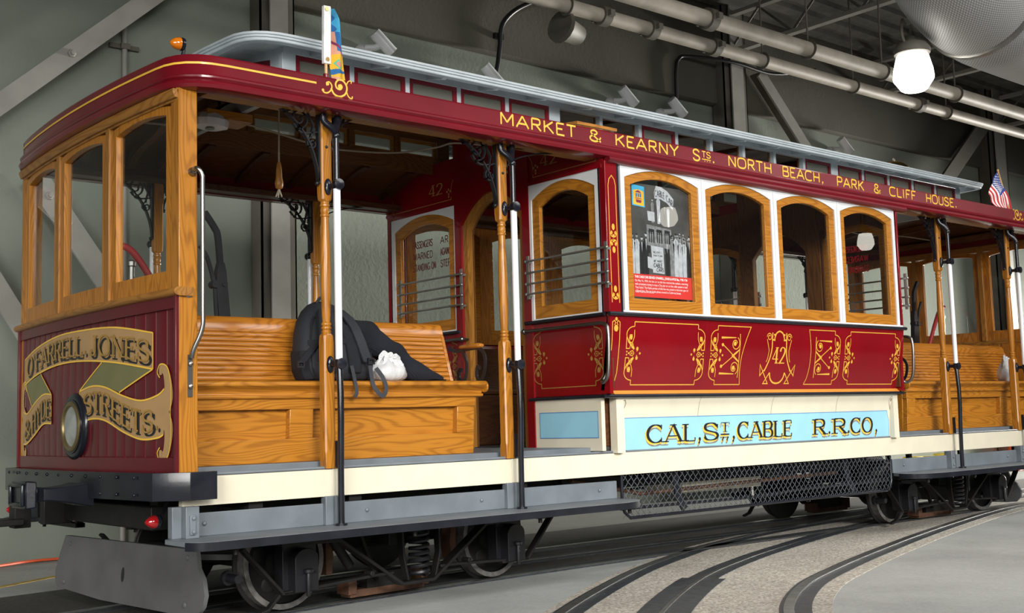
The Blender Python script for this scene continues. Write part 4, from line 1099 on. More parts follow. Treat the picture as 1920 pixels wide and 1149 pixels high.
    for l1, l2, z in lines:
        if sx > 0: letters(m, l1, .925, .665 if l1[0] != 'S' else .625, z, .052, mp, -.014, .15, sq=False); letters(m, l2, .565, .415, z, .052, mp, -.014, .15, sq=False)
        else: letters(m, l1, -.965, -.745 if l1[0] != 'S' else -.68, z, .052, mp, -.014, .15, sq=False); letters(m, l2, -.65, -.53, z, .052, mp, -.014, .15, sq=False)
    P('window_notice', m, 'text_red' if sx > 0 else 'text_bright', bh)
    m = MB(sx); m.ring([(-.52, .83), (-.075, .83), (.37, .83)]+[(.37-.89*i/12, 3.2) for i in range(13)], arch(-.37, .22, .83001, 2.43, .19), mp, -.072, -.062); m.box(-1.712, -1.704, -1.19, -.5, 2.6, 2.9); m.box(-1.712, -1.704, .35, 1.19, 2.6, 2.9)
    P('doorway_lining', m, 'midz', bh)
    OX[0] = 0.0
for sx in (1, -1): bulkhead(sx)
# ---- saloon interior
for sy in (1, -1):
    m = MB(1, sy); m.box(-1.72, 1.72, -1.08, -.62, .825, 1.22); m.box(-1.72, 1.72, -1.10, -.60, 1.22, 1.26); s_ = P('saloon_seat', m, 'darkx', bevel=.01)
    m = MB(1, sy); m.loft([[(x, -1.08, 1.26), (x, -1.13, 1.62), (x, -1.17, 1.62), (x, -1.13, 1.26)] for x in (-1.72, 1.72)]); P('saloon_backrest', m, 'darkx', s_)
    m = MB(1, sy); m.box(-1.74, 1.74, -1.20, -1.16, 2.66, 2.76); P('saloon_cornice', m, 'darkx', s_)

# ---- benches
def bench(sx, sy):
    m = MB(sx, sy); xa, xb = -4.545, (-2.665 if sx > 0 else -2.15)
    sec = [(-.893, .822), (-.913, 1.16), (-.80, 1.20), (-.55, 1.20), (-.55, .822)]
    m.loft([[(x+(.0 if x < -4 else .012*(z-.8)*3), y, z) for y, z in sec] for x in (xa, xb)])
    def plank(x0, x1, z0, z1, t=.014):
        f = lambda z: -.922-(z-.822)*.0592
        m.loft([[(x, f(z0)-t, z0), (x, f(z1)-t, z1), (x, f(z1)+.034, z1), (x, f(z0)+.034, z0)] for x in (x0, x1)])
    plank(xa, xb, .822, .948); plank(xa, xb+.01, 1.105, 1.165)
    for a, b in ((xa, xa+.09), (-3.93, -3.785), (xb-.13, xb)): plank(a, b, .948, 1.105)
    bb = P('bench', m, 'oakx', bevel=.004)
    m = MB(sx, sy)
    m.loft([[(x, y, z) for y, z in ((-.955, 1.158), (-.978, 1.165), (-.982, 1.178), (-.966, 1.184), (-.968, 1.200), (-.985, 1.215), (-1.0, 1.222), (-1.012, 1.232), (-1.012, 1.246), (-1.0, 1.256), (-.97, 1.258), (-.60, 1.232), (-.60, 1.16))] for x in (xa, xb+.05)])
    m.lathe([(.036, 0), (.036, .012), (.02, .016)], (xb+.05, -.985, 1.222), (1, 0, 0), 16)
    P('seat', m, 'oakx', bb, bevel=.003)
    m = MB(sx, sy); n = 11; y0, z0, y1, z1 = -.735, 1.245, -.640, 1.545
    for k in range(n):
        a, b = k/n, (k+1)/n-.005
        pa = (y0+(y1-y0)*a, z0+(z1-z0)*a); pb = (y0+(y1-y0)*b, z0+(z1-z0)*b); bulge = .004
        m.loft([[(x, pa[0], pa[1]), (x, (pa[0]+pb[0])/2-bulge, (pa[1]+pb[1])/2), (x, pb[0], pb[1]), (x, pb[0]+.02, pb[1]+.004), (x, pa[0]+.02, pa[1]+.004)] for x in (xa, xb+.0)])
    m.loft([[(x, -.640, 1.545), (x, -.632, 1.590), (x, -.615, 1.620), (x, -.595, 1.632), (x, -.575, 1.628), (x, -.580, 1.60), (x, -.61, 1.545)] for x in (xa, xb+.012)])
    for x in (xb-.01, xa): m.loft([[(x+dx, -.745, 1.24), (x+dx, -.648, 1.545), (x+dx, -.60, 1.625), (x+dx, -.575, 1.60), (x+dx, -.61, 1.545), (x+dx, -.70, 1.24)] for dx in (0, .022)])
    m.loft([[(x, -.70, 1.24), (x, -.60, 1.60), (x, -.585, 1.60), (x, -.685, 1.24)] for x in (xa, xb)])
    P('backrest', m, 'orangex', bb, bevel=.0025)
    m = MB(sx, sy); x = xb+.055
    m.bar(catmull([(x-.02, -.66, 1.475), (x, -.72, 1.455), (x, -.86, 1.462), (x, -.955, 1.455), (x, -1.0, 1.40), (x, -.99, 1.31), (x, -.95, 1.262), (x, -.915, 1.29), (x, -.925, 1.345), (x, -.955, 1.335)], 5), .022, .010, up=(1, 0, 0))
    m.bar(catmull([(x, -.78, 1.455), (x, -.815, 1.38), (x, -.805, 1.29), (x, -.77, 1.262), (x, -.735, 1.29), (x, -.745, 1.335), (x, -.775, 1.33)], 5), .022, .010, up=(1, 0, 0))
    ar = P('arm_bracket', m, 'iron', bb)
    m = MB(sx, sy); m.loft([[(x+.028*cos(t)*k, y, 1.475+.016*sin(t)*k) for t in [2*pi*i/10 for i in range(10)]] for y, k in ((-.76, .5), (-.775, .9), (-.86, 1), (-.95, 1.05), (-.968, .8), (-.975, .4))]); P('arm_rest', m, 'orangey', ar)
for sx in (1, -1):
    for sy in (1, -1): bench(sx, sy)

# ---- gripman's levers, bell rope, lights under the roof
for sx, yy in ((1, 0), (-1, -.05)):
    m = MB(sx)
    m.bar(catmull([(-3.965, yy, 2.325), (-3.90, yy, 2.235), (-3.878, yy, 2.18), (-3.862, yy, 2.0)], 5), .028, .034, up=(1, 0, 0))
    m.loft([[(x+dx*w, yy+dy*.022, z) for dx, dy in ((-1,-1),(1,-1),(1,1),(-1,1))] for x, z, w in ((-3.862, 2.02, .018), (-3.862, 1.97, .030), (-3.858, 1.86, .036), (-3.845, 1.70, .038), (-3.80, 1.25, .045), (-3.76, .83, .05))])
    m.bar(catmull([(-4.0, yy-.01, 2.115), (-3.955, yy-.01, 2.05), (-3.925, yy-.01, 1.96), (-3.905, yy-.01, 1.885), (-3.88, yy-.01, 1.87)], 5), .016, .022, up=(1, 0, 0))
    m.bar([(-3.905, yy-.01, 1.885), (-3.895, yy-.01, 1.70), (-3.86, yy-.01, 1.25)], .014, .020, up=(1, 0, 0))
    m.cyl((-3.905, yy-.03, 1.885), (-3.905, yy+.03, 1.885), .024, 10); m.cyl((-3.845, yy-.03, 1.89), (-3.845, yy+.03, 1.89), .018, 10)
    m.box(-4.1, -3.5, yy-.2, yy+.2, .822, .84)
    P('grip_lever', m, 'iron')
    m = MB(sx); m.tube(catmull([(-4.50, yy+.02, 2.085), (-4.44, yy+.02, 2.075), (-4.385, yy+.02, 2.03), (-4.30, yy+.02, 1.91), (-4.15, yy+.02, 1.66), (-3.95, yy+.02, 1.30), (-3.75, yy+.02, .83)], 5), .021, 10); P('brake_lever', m, 'redlever')
    if sx < 0:
        m = MB(sx); kx = .42; m.bar([(-3.3+kx, .15, 2.02 if sx > 0 else 1.86), (-3.38+kx, .15, 1.78 if sx > 0 else 1.70), (-3.5+kx, .15, 1.3), (-3.6+kx, .15, .83)], .03, .03, up=(1, 0, 0)); P('brake_lever', m, 'redlever')
    m = MB(sx); m.lathe([(.02, 0), (.02, .10), (.028, .105), (.028, .13), (.01, .14)], (-4.42, yy-.0, 1.86), (0, 0, 1), 10); m.cyl((-4.42, yy, .83), (-4.42, yy, 1.88), .018, 8); P('brake_post', m, 'nickel')
m = MB(); m.tube(catmull([(-4.62, .12, 2.845), (-4.05, 0, 2.845), (-3.76, 0, 2.915), (-3.21, 0, 2.848), (-2.985, 0, 2.837), (-2.555, 0, 2.872), (-2.2, 0, 2.955), (-2.04, 0, 3.008), (-1.75, 0, 3.03)], 6), .0065, 6)
P('bell_rope', m, 'rope'); m = MB()
m.tube(catmull([(1.75, 0, 2.95), (2.2, 0, 2.87), (3.0, 0, 2.76), (3.76, 0, 2.80), (4.5, 0, 2.8)], 6), .0065, 6)
br = P('bell_rope', m, 'rope')
m = MB(); m.tube([(-3.616, -.3, 3.02), (-3.62, -.3, 2.61)], .006, 6); P('pull_cord', m, 'rope', br)
m = MB(); m.lathe([(.008, 0), (.022, .01), (.026, .04), (.020, .07), (.018, .12), (.012, .16), (.008, .17)], (-3.62, -.3, 2.45), (0, 0, 1), 12); P('cord_handle', m, 'oldoakz', br)
m = MB(); 
for a in range(5): m.tube([(-3.62, -.3, 2.45), (-3.62+.02*cos(a*1.3), -.3+.02*sin(a*1.3), 2.405)], [.007, .004], 5)
P('cord_tassel', m, 'rope', br)
for x, y, z in ((-3.96, -.08, 2.865), (2.55, -.10, 2.86)):
    m = MB(); m.loft([[(x+.115*cos(t)*k, y+.085*sin(t)*k, z+dz) for t in [2*pi*i/12 for i in range(12)]] for k, dz in ((.5, -.045), (.95, -.03), (1, -.01), (1, .012), (.7, .05))]); l = P('ceiling_lamp', m, 'whitepole', smooth=20)
    m = MB(); m.lathe([(.028, 0), (.028, .01), (.002, .012)], (x-.02, y-.03, z-.04), (0, 0, -1), 12); P('lamp_lens', m, 'steel', l)
    m = MB(); m.box(x-.05, x+.25, y-.06, y+.14, z+.02, z+.07); P('lamp_block', m, 'oakx', l)

# ---- trucks (wheel sets and frames)
def rot_about(mb, cx, ang):
    c, s = cos(ang), sin(ang)
    mb.v = [(cx+(x)*c-y*s, x*s+y*c, z) for x, y, z in mb.v]; return mb
def truck(cx, ang):
    R = lambda mb: rot_about(mb, cx, ang)
    m = MB(); m.box(-.13, .13, -.72, .72, .30, .44); m.box(-.95, .95, -.05, .05, .22, .30); m.box(-1.0, -.9, -.6, .6, .25, .34); m.box(.9, 1.0, -.6, .6, .25, .34)
    m.box(-.28, .28, -.30, .30, .44, .52)
    t = P('truck', R(m), 'under', bevel=.006)
    for wx in (-.80, .80):
        for s in (-1, 1):
            m = MB(); y = s*.545
            m.lathe([(.02, -.0), (.275, -.0), (.283, .006), (.283, .018), (.262, .026), (.258, .085), (.262, .090), (.250, .092), (.232, .090), (.226, .070), (.10, .055), (.085, .095), (.05, .10), (.002, .10)][0:], (wx, y, .272), (0, s, 0), 40)
            m.mi = []
            nv = 40; 
            for i in range(len(m.f)):
                k = i//nv; m.mi.append(1 if k in (4, 5, 6, 7) else 0)
            for a in range(5):
                th = 2*pi*a/5+.3; m.ball((wx+.155*cos(th), y+s*.066, .272+.155*sin(th)), .045, (1, .12, 1), 10)
            m.mi += [0]*(len(m.f)-len(m.mi))
            P('wheel', R(m), ['under', 'tyre'], t, smooth=30)
        m = MB(); m.cyl((wx, -.55, .272), (wx, .55, .272), .05, 12); P('axle', R(m), 'under', t)
    for s in (-1, 1):
        Y = s*.80
        m = MB()
        low = [(-.95, .385), (-.56, .375), (-.12, .085), (.12, .085), (.56, .375), (.95, .385)]
        m.bar([(x, Y, z) for x, z in low], .07, .020, up=(0, 0, 1))
        m.bar([(-1.0, Y, .41), (1.0, Y, .41)], .07, .024)
        m.bar([(-.93, Y, .125), (-.30, Y, .155), (-.18, Y, .155)], .05, .016); m.bar([(.93, Y, .125), (.30, Y, .155), (.18, Y, .155)], .05, .016)
        m.bar([(-1.18, Y, .385), (-.93, Y, .125), (-.70, Y, .125)], .05, .018); m.bar([(1.18, Y, .385), (.93, Y, .125), (.70, Y, .125)], .05, .018)
        m.bar([(-.95, Y, .12), (-1.02, Y, .05), (-1.10, Y, .03)], .04, .016)
        for x in (-.11, .17): m.bar([(x, Y, .40), (x+.01, Y, .24), (x+(.04 if x < 0 else -.03), Y, .10)], .05, .014, up=(1, 0, 0))
        for x in (-.35, .40): m.cyl((x, Y-s*.02, .17), (x, Y+s*.045, .17), .016, 10)
        sf = P('side_frame', R(m), 'under', t, bevel=.003)
        for wx in (-.80, .80):
            m = MB()
            pr = [(wx-.075, .125), (wx+.075, .125), (wx+.075, .30)]+[(wx+.075*cos(a), .30+.055*sin(a)) for a in [pi*i/8 for i in range(1, 8)]]+[(wx-.075, .30)]
            m.prism(pr, lambda u, w, d: (u, s*(.70+d), w), 0, .15)
            m.box(wx-.11, wx+.11, min(s*.70, s*.78), max(s*.70, s*.78), .13, .40)
            m.cyl((wx, s*.86, .10), (wx, s*.86, .235), .012, 8); m.cyl((wx, s*.86, .225), (wx, s*.86, .245), .028, 10)
            m.bar([(wx-.06, s*.853, .22), (wx+.06, s*.853, .222)], .006, .006)
            P('journal_box', R(m), 'iron', t, bevel=.008)
            m = MB(); m.loft([[(wx-sg*.0+sg*(.30+dx*k), s*.56+dy*.045, z) for dx, dy in ((0,-1),(.04,-1),(.04,1),(0,1))] for z, k, sg in ((.16, 1, (1 if wx < 0 else -1)), (.27, 1.3, (1 if wx < 0 else -1)), (.38, .8, (1 if wx < 0 else -1)))]); P('brake_shoe', R(m), 'rust', t)
        m = MB(); N_ = 7*14; m.tube([(.03+.055*cos(2*pi*i/14), Y+s*.0+.055*sin(2*pi*i/14), .115+.255*i/N_) for i in range(N_+1)], .0125, 6); P('coil_spring', R(m), 'steel' if False else 'iron', t)
        m = MB(); m.box(-.34, .22, min(s*.52, s*.62), max(s*.52, s*.62), .012, .055); m.box(-.36, -.30, min(s*.51, s*.63), max(s*.51, s*.63), .03, .11); m.box(.19, .25, min(s*.51, s*.63), max(s*.51, s*.63), .03, .13)
        tb = P('track_brake', R(m), 'rust', t, bevel=.004)
        m = MB(); m.box(-.22, .12, min(s*.54, s*.62), max(s*.54, s*.62), .055, .14); m.bar([(-.3, s*.66, .38), (-.18, s*.66, .10)], .02, .03, up=(0, 1, 0)); m.cyl((-.52, s*.64, .42), (-.36, s*.64, .20), .03, 8); P('brake_rigging', R(m), 'under', tb)
        m = MB(); m.lathe([(.025, 0), (.038, .003), (.04, .02), (.038, .03), (.024, .03), (.022, .12), (.001, .12)], (-1.22, Y-s*.08, .235), (0, s, 0), 16); P('frame_pin', R(m), 'iron', t)
    return t
for cx, ang in ((-3.08, radians(4.5)), (3.12, 0.0)): truck(cx, ang)
# pilot boards in front of the wheels
for cx, ang, sx in ((-3.08, radians(4.5), 1), (3.12, 0, -1)):
    m = MB(); X = -1.33
    pl = [(-.63, .385), (.94, .385), (1.0, .26), (1.035, .17), (1.02, .10), (.98, .075), (.4, .045), (-.58, .045), (-.69, .055), (-.74, .10), (-.755, .16), (-.72, .24), (-.665, .29)]
    mp = lambda u, w, d: (sx*(X-d-.10*(.385-w)), u, w)
    sl = [(.0+.022*cos(a), .215+.045*sin(a)) for a in [2*pi*i/12 for i in range(12)]]
    m.prism(pl, mp, -.012, .012)
    m.prism([(.15+.02*cos(a), .205+.042*sin(a)) for a in [2*pi*i/14 for i in range(14)]], mp, .0122, .0128); m.mi[-16:] = [1]*16
    for u, w in ((-.55, .34), (-.56, .10), (.86, .34), (.90, .11)): 
        c = mp(u, w, .012); m.lathe([(.016, 0), (.015, .006), (.002, .010)], c, (-sx, 0, 0), 10)
    m.bar([mp(-.5, .38, -.03), mp(-.5, .06, -.03)], .04, .03, up=(0, 1, 0)); m.bar([mp(.70, .38, -.03), mp(.70, .06, -.03)], .04, .03, up=(0, 1, 0))
    for s in (-.5, .5): m.bar([mp(s, .34, -.01), (sx*-.95, s, .30)], .04, .03)
    P('pilot_board', rot_about(m, cx, ang), ['board', 'ink'], bevel=.002)

# ---- chain-link guard below the saloon
for sy in (1, -1):
    m = MB(1, sy); y = -1.09
    x0, x1, z0, z1 = -1.56, 1.605, .352, .636
    m.tube([(x0, y, z1), (x0, y, z0+.09), (x0+.02, y, z0+.04), (x0+.07, y, z0), (x1-.07, y, z0), (x1-.02, y, z0+.03), (x1, y, z0+.08), (x1, y, z1)], .011, 8)
    g = P('safety_guard', m, 'black')
    m = MB(1, sy); sp = .056; H = z1-z0; k = .95
    i = 0
    x = x0-H*k
    while x < x1:
        for sg in (1, -1):
            a, b = (x, z0), (x+H*k, z1)
            if sg < 0: a, b = (x+H*k, z0), (x, z1)
            pts = []
            for j in range(13):
                t = j/12; px, pz = a[0]+(b[0]-a[0])*t, a[1]+(b[1]-a[1])*t
                if x0 <= px <= x1: pts.append((px, y+.004*sg+.003*cos(j*pi), pz))
            if len(pts) > 1: m.tube(pts, .0021, 5)
        x += sp
    M['wire'] = paint('dark_galvanised_wire', (.085, .095, .11), .5, var=.2)
    P('wire_mesh', m, 'wire', g)
    m = MB(1, sy)
    for xx in (-.98, 1.04): m.bar([(xx-.02, y+.05, .64), (xx, y+.04, .50), (xx+.01, y+.02, .42), (xx+.035, y+.005, .372)], .06, .012, up=(0, 1, 0))
    m.tube([(x0, y+.02, .415), (-.3, y+.02, .405), (.1, y+.02, .412), (.4, y+.02, .43), (x1, y+.02, .435)], .011, 6)
    P('guard_strut', m, 'iron', g)
m = MB(); m.box(-.36, .58, -.55, -.15, .43, .545); P('equipment_box', m, 'cream', bevel=.006)
m = MB(); m.tube([(-1.7, -.75, .60), (-1.0, -.72, .47), (.6, -.70, .49), (1.4, -.7, .50)], .014, 8); m.tube([(-2.9, -.8, .58), (-1.8, -.72, .52)], .012, 8); P('brake_rod', m, 'rust')

# ================================================================== THE BARN
def stucco(name, col, dark, bs=0.5):
    m, nt, N, L, P_ = new_mat(name)
    tc = nn(N, 'ShaderNodeTexCoord')
    n1 = nn(N, 'ShaderNodeTexNoise'); n1.inputs['Scale'].default_value = 0.55; n1.inputs['Detail'].default_value = 8
    n2 = nn(N, 'ShaderNodeTexNoise'); n2.inputs['Scale'].default_value = 22; n2.inputs['Detail'].default_value = 6; n2.inputs['Distortion'].default_value = .6
    vo = nn(N, 'ShaderNodeTexVoronoi'); vo.feature = 'DISTANCE_TO_EDGE'; vo.inputs['Scale'].default_value = 1.3
    for n in (n1, n2): L.new(tc.outputs['Object'], n.inputs['Vector'])
    va = nn(N, 'ShaderNodeVectorMath', operation='MULTIPLY_ADD'); va.inputs[1].default_value = (.5, .5, .5); L.new(n1.outputs['Color'], va.inputs[0]); L.new(tc.outputs['Object'], va.inputs[2]); L.new(va.outputs[0], vo.inputs['Vector'])
    mx = nn(N, 'ShaderNodeMix', data_type='RGBA'); mx.inputs[6].default_value = (*dark, 1); mx.inputs[7].default_value = (*col, 1)
    mr = nn(N, 'ShaderNodeMapRange'); mr.inputs[1].default_value = .38; mr.inputs[2].default_value = .58
    L.new(n1.outputs['Fac'], mr.inputs[0]); L.new(mr.outputs[0], mx.inputs[0]); L.new(mx.outputs[2], P_.inputs['Base Color'])
    P_.inputs['Roughness'].default_value = .9
    bp = nn(N, 'ShaderNodeBump'); bp.inputs['Strength'].default_value = bs; bp.inputs['Distance'].default_value = .02
    L.new(n2.outputs['Fac'], bp.inputs['Height']); L.new(bp.outputs[0], P_.inputs['Normal'])
    return m
def speckle(name, a, b, c, scale, rough=.85, bump=.4):
    m, nt, N, L, P_ = new_mat(name)
    tc = nn(N, 'ShaderNodeTexCoord')
    v = nn(N, 'ShaderNodeTexVoronoi'); v.inputs['Scale'].default_value = scale
    n1 = nn(N, 'ShaderNodeTexNoise'); n1.inputs['Scale'].default_value = .8; n1.inputs['Detail'].default_value = 8; n1.inputs['Roughness'].default_value = .6
    n2 = nn(N, 'ShaderNodeTexNoise'); n2.inputs['Scale'].default_value = scale*.5; n2.inputs['Detail'].default_value = 5
    for n in (v, n1, n2): L.new(tc.outputs['Object'], n.inputs['Vector'])
    cr = nn(N, 'ShaderNodeValToRGB'); cr.color_ramp.elements[0].color = (*a, 1); cr.color_ramp.elements[1].color = (*c, 1)
    e = cr.color_ramp.elements.new(.5); e.color = (*b, 1)
    sx = nn(N, 'ShaderNodeSeparateColor'); L.new(v.outputs['Color'], sx.inputs[0]); L.new(sx.outputs[0], cr.inputs[0])
    mx = nn(N, 'ShaderNodeMix', data_type='RGBA', blend_type='MULTIPLY'); mx.inputs[0].default_value = 1
    mr = nn(N, 'ShaderNodeMapRange'); mr.inputs[1].default_value = .3; mr.inputs[2].default_value = .62; mr.inputs[3].default_value = .72; mr.inputs[4].default_value = 1.06
    L.new(n1.outputs['Fac'], mr.inputs[0]); L.new(cr.outputs[0], mx.inputs[6]); L.new(mr.outputs[0], mx.inputs[7])
    L.new(mx.outputs[2], P_.inputs['Base Color']); P_.inputs['Roughness'].default_value = rough
    bp = nn(N, 'ShaderNodeBump'); bp.inputs['Strength'].default_value = bump; bp.inputs['Distance'].default_value = .006
    L.new(n2.outputs['Fac'], bp.inputs['Height']); L.new(bp.outputs[0], P_.inputs['Normal'])
    return m
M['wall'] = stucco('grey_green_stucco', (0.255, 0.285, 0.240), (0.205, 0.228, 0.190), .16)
M['wall_dark'] = stucco('dark_olive_upper_wall', (0.105, 0.100, 0.076), (0.078, 0.075, 0.058), .15)  # upper wall, a darker olive than the wall below
M['deck'] = paint('dark_roof_decking', (0.10, 0.095, 0.080), .8, var=.2)
M['concrete'] = speckle('trowelled_concrete', (.325, .335, .32), (.345, .352, .338), (.37, .376, .36), 60, .75, .25)
M['aggregate'] = speckle('exposed_aggregate', (.245, .22, .18), (.37, .335, .28), (.54, .50, .44), 75, .9, .8)
M['steelbeam'] = paint('pale_grey_beam_paint', (0.27, 0.26, 0.235), .6, var=.12, vscale=3)
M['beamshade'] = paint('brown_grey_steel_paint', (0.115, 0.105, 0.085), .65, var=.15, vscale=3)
M['pipe'] = paint('buff_pipe_paint', (0.42, 0.375, 0.31), .5, var=.15, vscale=4)
M['railtop'] = paint('polished_rail_steel', (0.34, 0.34, 0.34), .28, metal=.9, var=.2, vscale=15)
M['plate'] = paint('dark_slot_plate', (0.038, 0.042, 0.048), .45, metal=.2, var=.4, vscale=20, bump=.15)
M['yline'] = paint('worn_yellow_floor_paint', (0.36, 0.24, 0.035), .7, var=.3, vscale=14)
M['orange_cord'] = paint('orange_cord_jacket', (0.70, 0.10, 0.03), .5)

m = MB(); m.box(-16, 26, -18, 3.3, -.10, -.010); struct('floor', m, 'concrete')
m = MB(); m.box(-16, 26, 3.2, 3.4, -.10, 5.10); struct('wall_back', m, 'wall')
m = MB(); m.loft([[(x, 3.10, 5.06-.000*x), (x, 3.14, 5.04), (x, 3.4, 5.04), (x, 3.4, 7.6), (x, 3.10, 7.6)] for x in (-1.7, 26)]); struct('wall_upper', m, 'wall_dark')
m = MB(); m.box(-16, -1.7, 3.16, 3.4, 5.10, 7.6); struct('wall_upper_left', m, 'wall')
m = MB()
for k in range(60):
    y = 3.4-k*.36; z = 6.35 if y > -4.4 else 6.35+min(2.4, (-4.4-y)*.5)
    m.loft([[(x, y, z), (x, y-.16, z+.01), (x, y-.18, z+.07), (x, y-.34, z+.08), (x, y-.36, z+.05), (x, y-.36, z+.2), (x, y, z+.16)] for x in (-16, 26)], cap=True)
struct('ceiling', m, 'deck')

# tracks: straight (bending off at the near end) and the branch curving towards the viewer
R1 = [(-6.0, -4.35), (-4.6, -3.20), (-3.7, -2.50), (-2.887, -1.913), (-2.073, -1.405), (-1.299, -.976), (-.55, -.64), (.102, -.391), (1.2, -.13), (2.645, .052), (4.0, .12), (6.5, .10)]
RS = [(-5.4, -4.95), (-4.2, -3.72), (-3.3, -2.94), (-2.55, -2.32), (-1.418, -1.62), (-.45, -1.20), (.449, -.898), (1.25, -.66), (1.989, -.480), (2.818, -.300), (3.7, -.16)]
R3 = [(-4.6, -5.6), (-3.6, -4.40), (-2.8, -3.50), (-2.138, -2.816), (-1.303, -2.290), (-.45, -1.95), (.36, -1.680), (1.5, -1.33), (2.631, -1.02), (3.8, -.73), (4.8, -.56), (6.2, -.535)]
def off(pts, d):
    o = []
    for i in range(len(pts)):
        a = Vector(pts[max(i-1, 0)][:2]); b = Vector(pts[min(i+1, len(pts)-1)][:2]); t = (b-a).normalized(); o.append((pts[i][0]-t.y*d, pts[i][1]+t.x*d))
    return o
def strip_mesh(pts, d0, d1, z0, z1):
    m = MB(); A, B = off(pts, d0), off(pts, d1)
    m.loft([[(a[0], a[1], z0), (b[0], b[1], z0), (b[0], b[1], z1), (a[0], a[1], z1)] for a, b in zip(A, B)]); return m
c1, cs, c3 = catmull(R1, 8), catmull(RS, 8), catmull(R3, 8)
m = MB(); A, B = off(c1, .10), off(c3, -.22)
nA = len(A); B2 = [B[min(len(B)-1, int(i*(len(B)-1)/(nA-1)))] for i in range(nA)]
m.loft([[(a[0], a[1], -.02), (b[0], b[1], -.02), (b[0], b[1], -.006), (a[0], a[1], -.006)] for a, b in zip(A, B2)]); struct('trim_1', m, 'aggregate')
def rail(pts, label, group=None, wd=.055, black=.09, name='street_rail', side=1):
    t = thing(name, (pts[len(pts)//2][0], pts[len(pts)//2][1], 0), label, 'rail', group)
    a = strip_mesh(pts, -wd/2, wd/2, -.02, .0015); obj('rail_head', a, 'railtop', t)
    b = strip_mesh(pts, -wd/2-(black if side < 0 else .02), wd/2+(black if side > 0 else .02), -.02, -.003); obj('flangeway', b, 'plate', t)
    return t
rail(c1, 'curved rail in the aggregate paving that runs in under the saloon of the car', side=-1)
rail(c3, 'curved rail along the edge of the smooth grey concrete', side=-1)
t = thing('cable_slot', (cs[40][0], cs[40][1], 0), 'curved cable slot with wide dark plates between the two curved rails', 'cable slot')
k = int(len(cs)*.40)
m = strip_mesh(cs[:k+1], -.15, .13, -.02, -.001); m2 = strip_mesh(cs[k:], -.10, .085, -.02, -.001)
obj('slot_plate', m, 'plate', t); obj('slot_plate', m2, 'plate', t)
m = strip_mesh(cs, -.012, .012, -.02, .0015); obj('slot_bar', m, 'railtop', t)
near_r = [(-8.0, -1.75), (-6.2, -1.18), (-5.0, -.87), (-4.2, -.735), (-3.4, -.645), (-2.6, -.585), (-1.8, -.558), (-.8, -.55), (2, -.55), (6, -.55), (16, -.55)]
rail(catmull(near_r, 4), 'running rail under the lamp-side wheels of the cable car', black=.12, side=1)
rail(catmull([(x, y+1.07) for x, y in near_r], 4), 'running rail under the wall-side wheels of the cable car', black=.12, side=-1)
M['bed'] = speckle('oily_shaded_trackbed', (.030, .028, .022), (.042, .040, .032), (.06, .055, .045), 50, .8, .4)  # oily bed; the shade under and beyond the car is in its colour too
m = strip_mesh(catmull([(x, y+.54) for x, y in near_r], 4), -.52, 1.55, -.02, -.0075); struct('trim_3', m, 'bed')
t = thing('cable_slot', (0, 0, 0), 'straight cable slot in the shade under the middle of the car', 'cable slot')
m = strip_mesh(catmull([(x, y+.54) for x, y in near_r], 4), -.10, .10, -.02, -.002); obj('slot_plate', m, 'plate', t)
m = strip_mesh(catmull([(x, y+.54) for x, y in near_r], 4), -.010, .010, -.02, .001); obj('slot_bar', m, 'railtop', t)
m = strip_mesh([(-7.5, .55), (-5.3, 1.52), (-4.568, 1.849), (-4.114, 2.12), (-3.5, 2.42), (-2.5, 2.8)], -.035, .035, -.0105, -.008); struct('trim_2', m, 'yline')
m = MB(); m.tube(catmull([(-9, 2.6, .012), (-7, 2.75, .012), (-5.5, 2.8, .012), (-4.6, 2.85, .012), (-4.2, 3.02, .012), (-3.9, 3.13, .012), (-3.4, 3.05, .012), (-2.6, 2.9, .012)], 6), .011, 6)
tag(obj('extension_cord', m, 'orange_cord'), 'orange extension cord lying on the floor along the wall', 'cord')

# steel columns and braces
def column(x, w, y, label, top=7.0):
    t = thing('steel_column', (x, y, 0), label, 'column')
    m = MB(); m.box(x-w*.30, x+w*.22, y-.02, y, -.02, top); obj('front_flange', m, 'steelbeam', t)
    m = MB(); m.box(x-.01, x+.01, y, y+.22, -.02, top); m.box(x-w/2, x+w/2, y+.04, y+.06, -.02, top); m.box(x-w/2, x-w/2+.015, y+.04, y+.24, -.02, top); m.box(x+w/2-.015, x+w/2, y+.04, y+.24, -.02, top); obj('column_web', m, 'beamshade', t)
column(-1.79, .36, 2.95, 'pale grey steel column against the wall, seen through the front of the car')
column(4.95, .46, 2.93, 'steel column rising behind the car roof beside the light raking brace', 7.2)
column(11.9, .6, 2.93, 'dark steel column behind the striped flag', 7.4)
def brace(p, q, w, mat, label, y=2.96, bolts=()):
    t = thing('diagonal_brace', ((p[0]+q[0])/2, y, (p[1]+q[1])/2), label, 'brace')
    m = MB(); m.bar([(p[0], y, p[1]), (q[0], y, q[1])], w, .03, up=(0, 1, 0)); o = obj('brace_flange', m, mat, t)
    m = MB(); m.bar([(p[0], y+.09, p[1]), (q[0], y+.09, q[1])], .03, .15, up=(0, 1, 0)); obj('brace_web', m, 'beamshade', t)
    for b in bolts:
        m = MB(); m.lathe([(.035, 0), (.035, .02), (.02, .025), (.02, .045), (.002, .046)], (p[0]+(q[0]-p[0])*b, y-.014, p[1]+(q[1]-p[1])*b), (0, -1, 0), 6); obj('bolt', m, mat, t)
brace((-5.6, 2.42), (-2.1, 5.62), .155, 'steelbeam', 'long pale bolted brace crossing the wall above the amber roof lamp', bolts=(.535,))
brace((-4.0, 3.10), (-3.25, 2.05), .19, 'steelbeam', 'wide grey bolted brace seen through the front end windows of the car', y=3.01, bolts=(.16, .36))
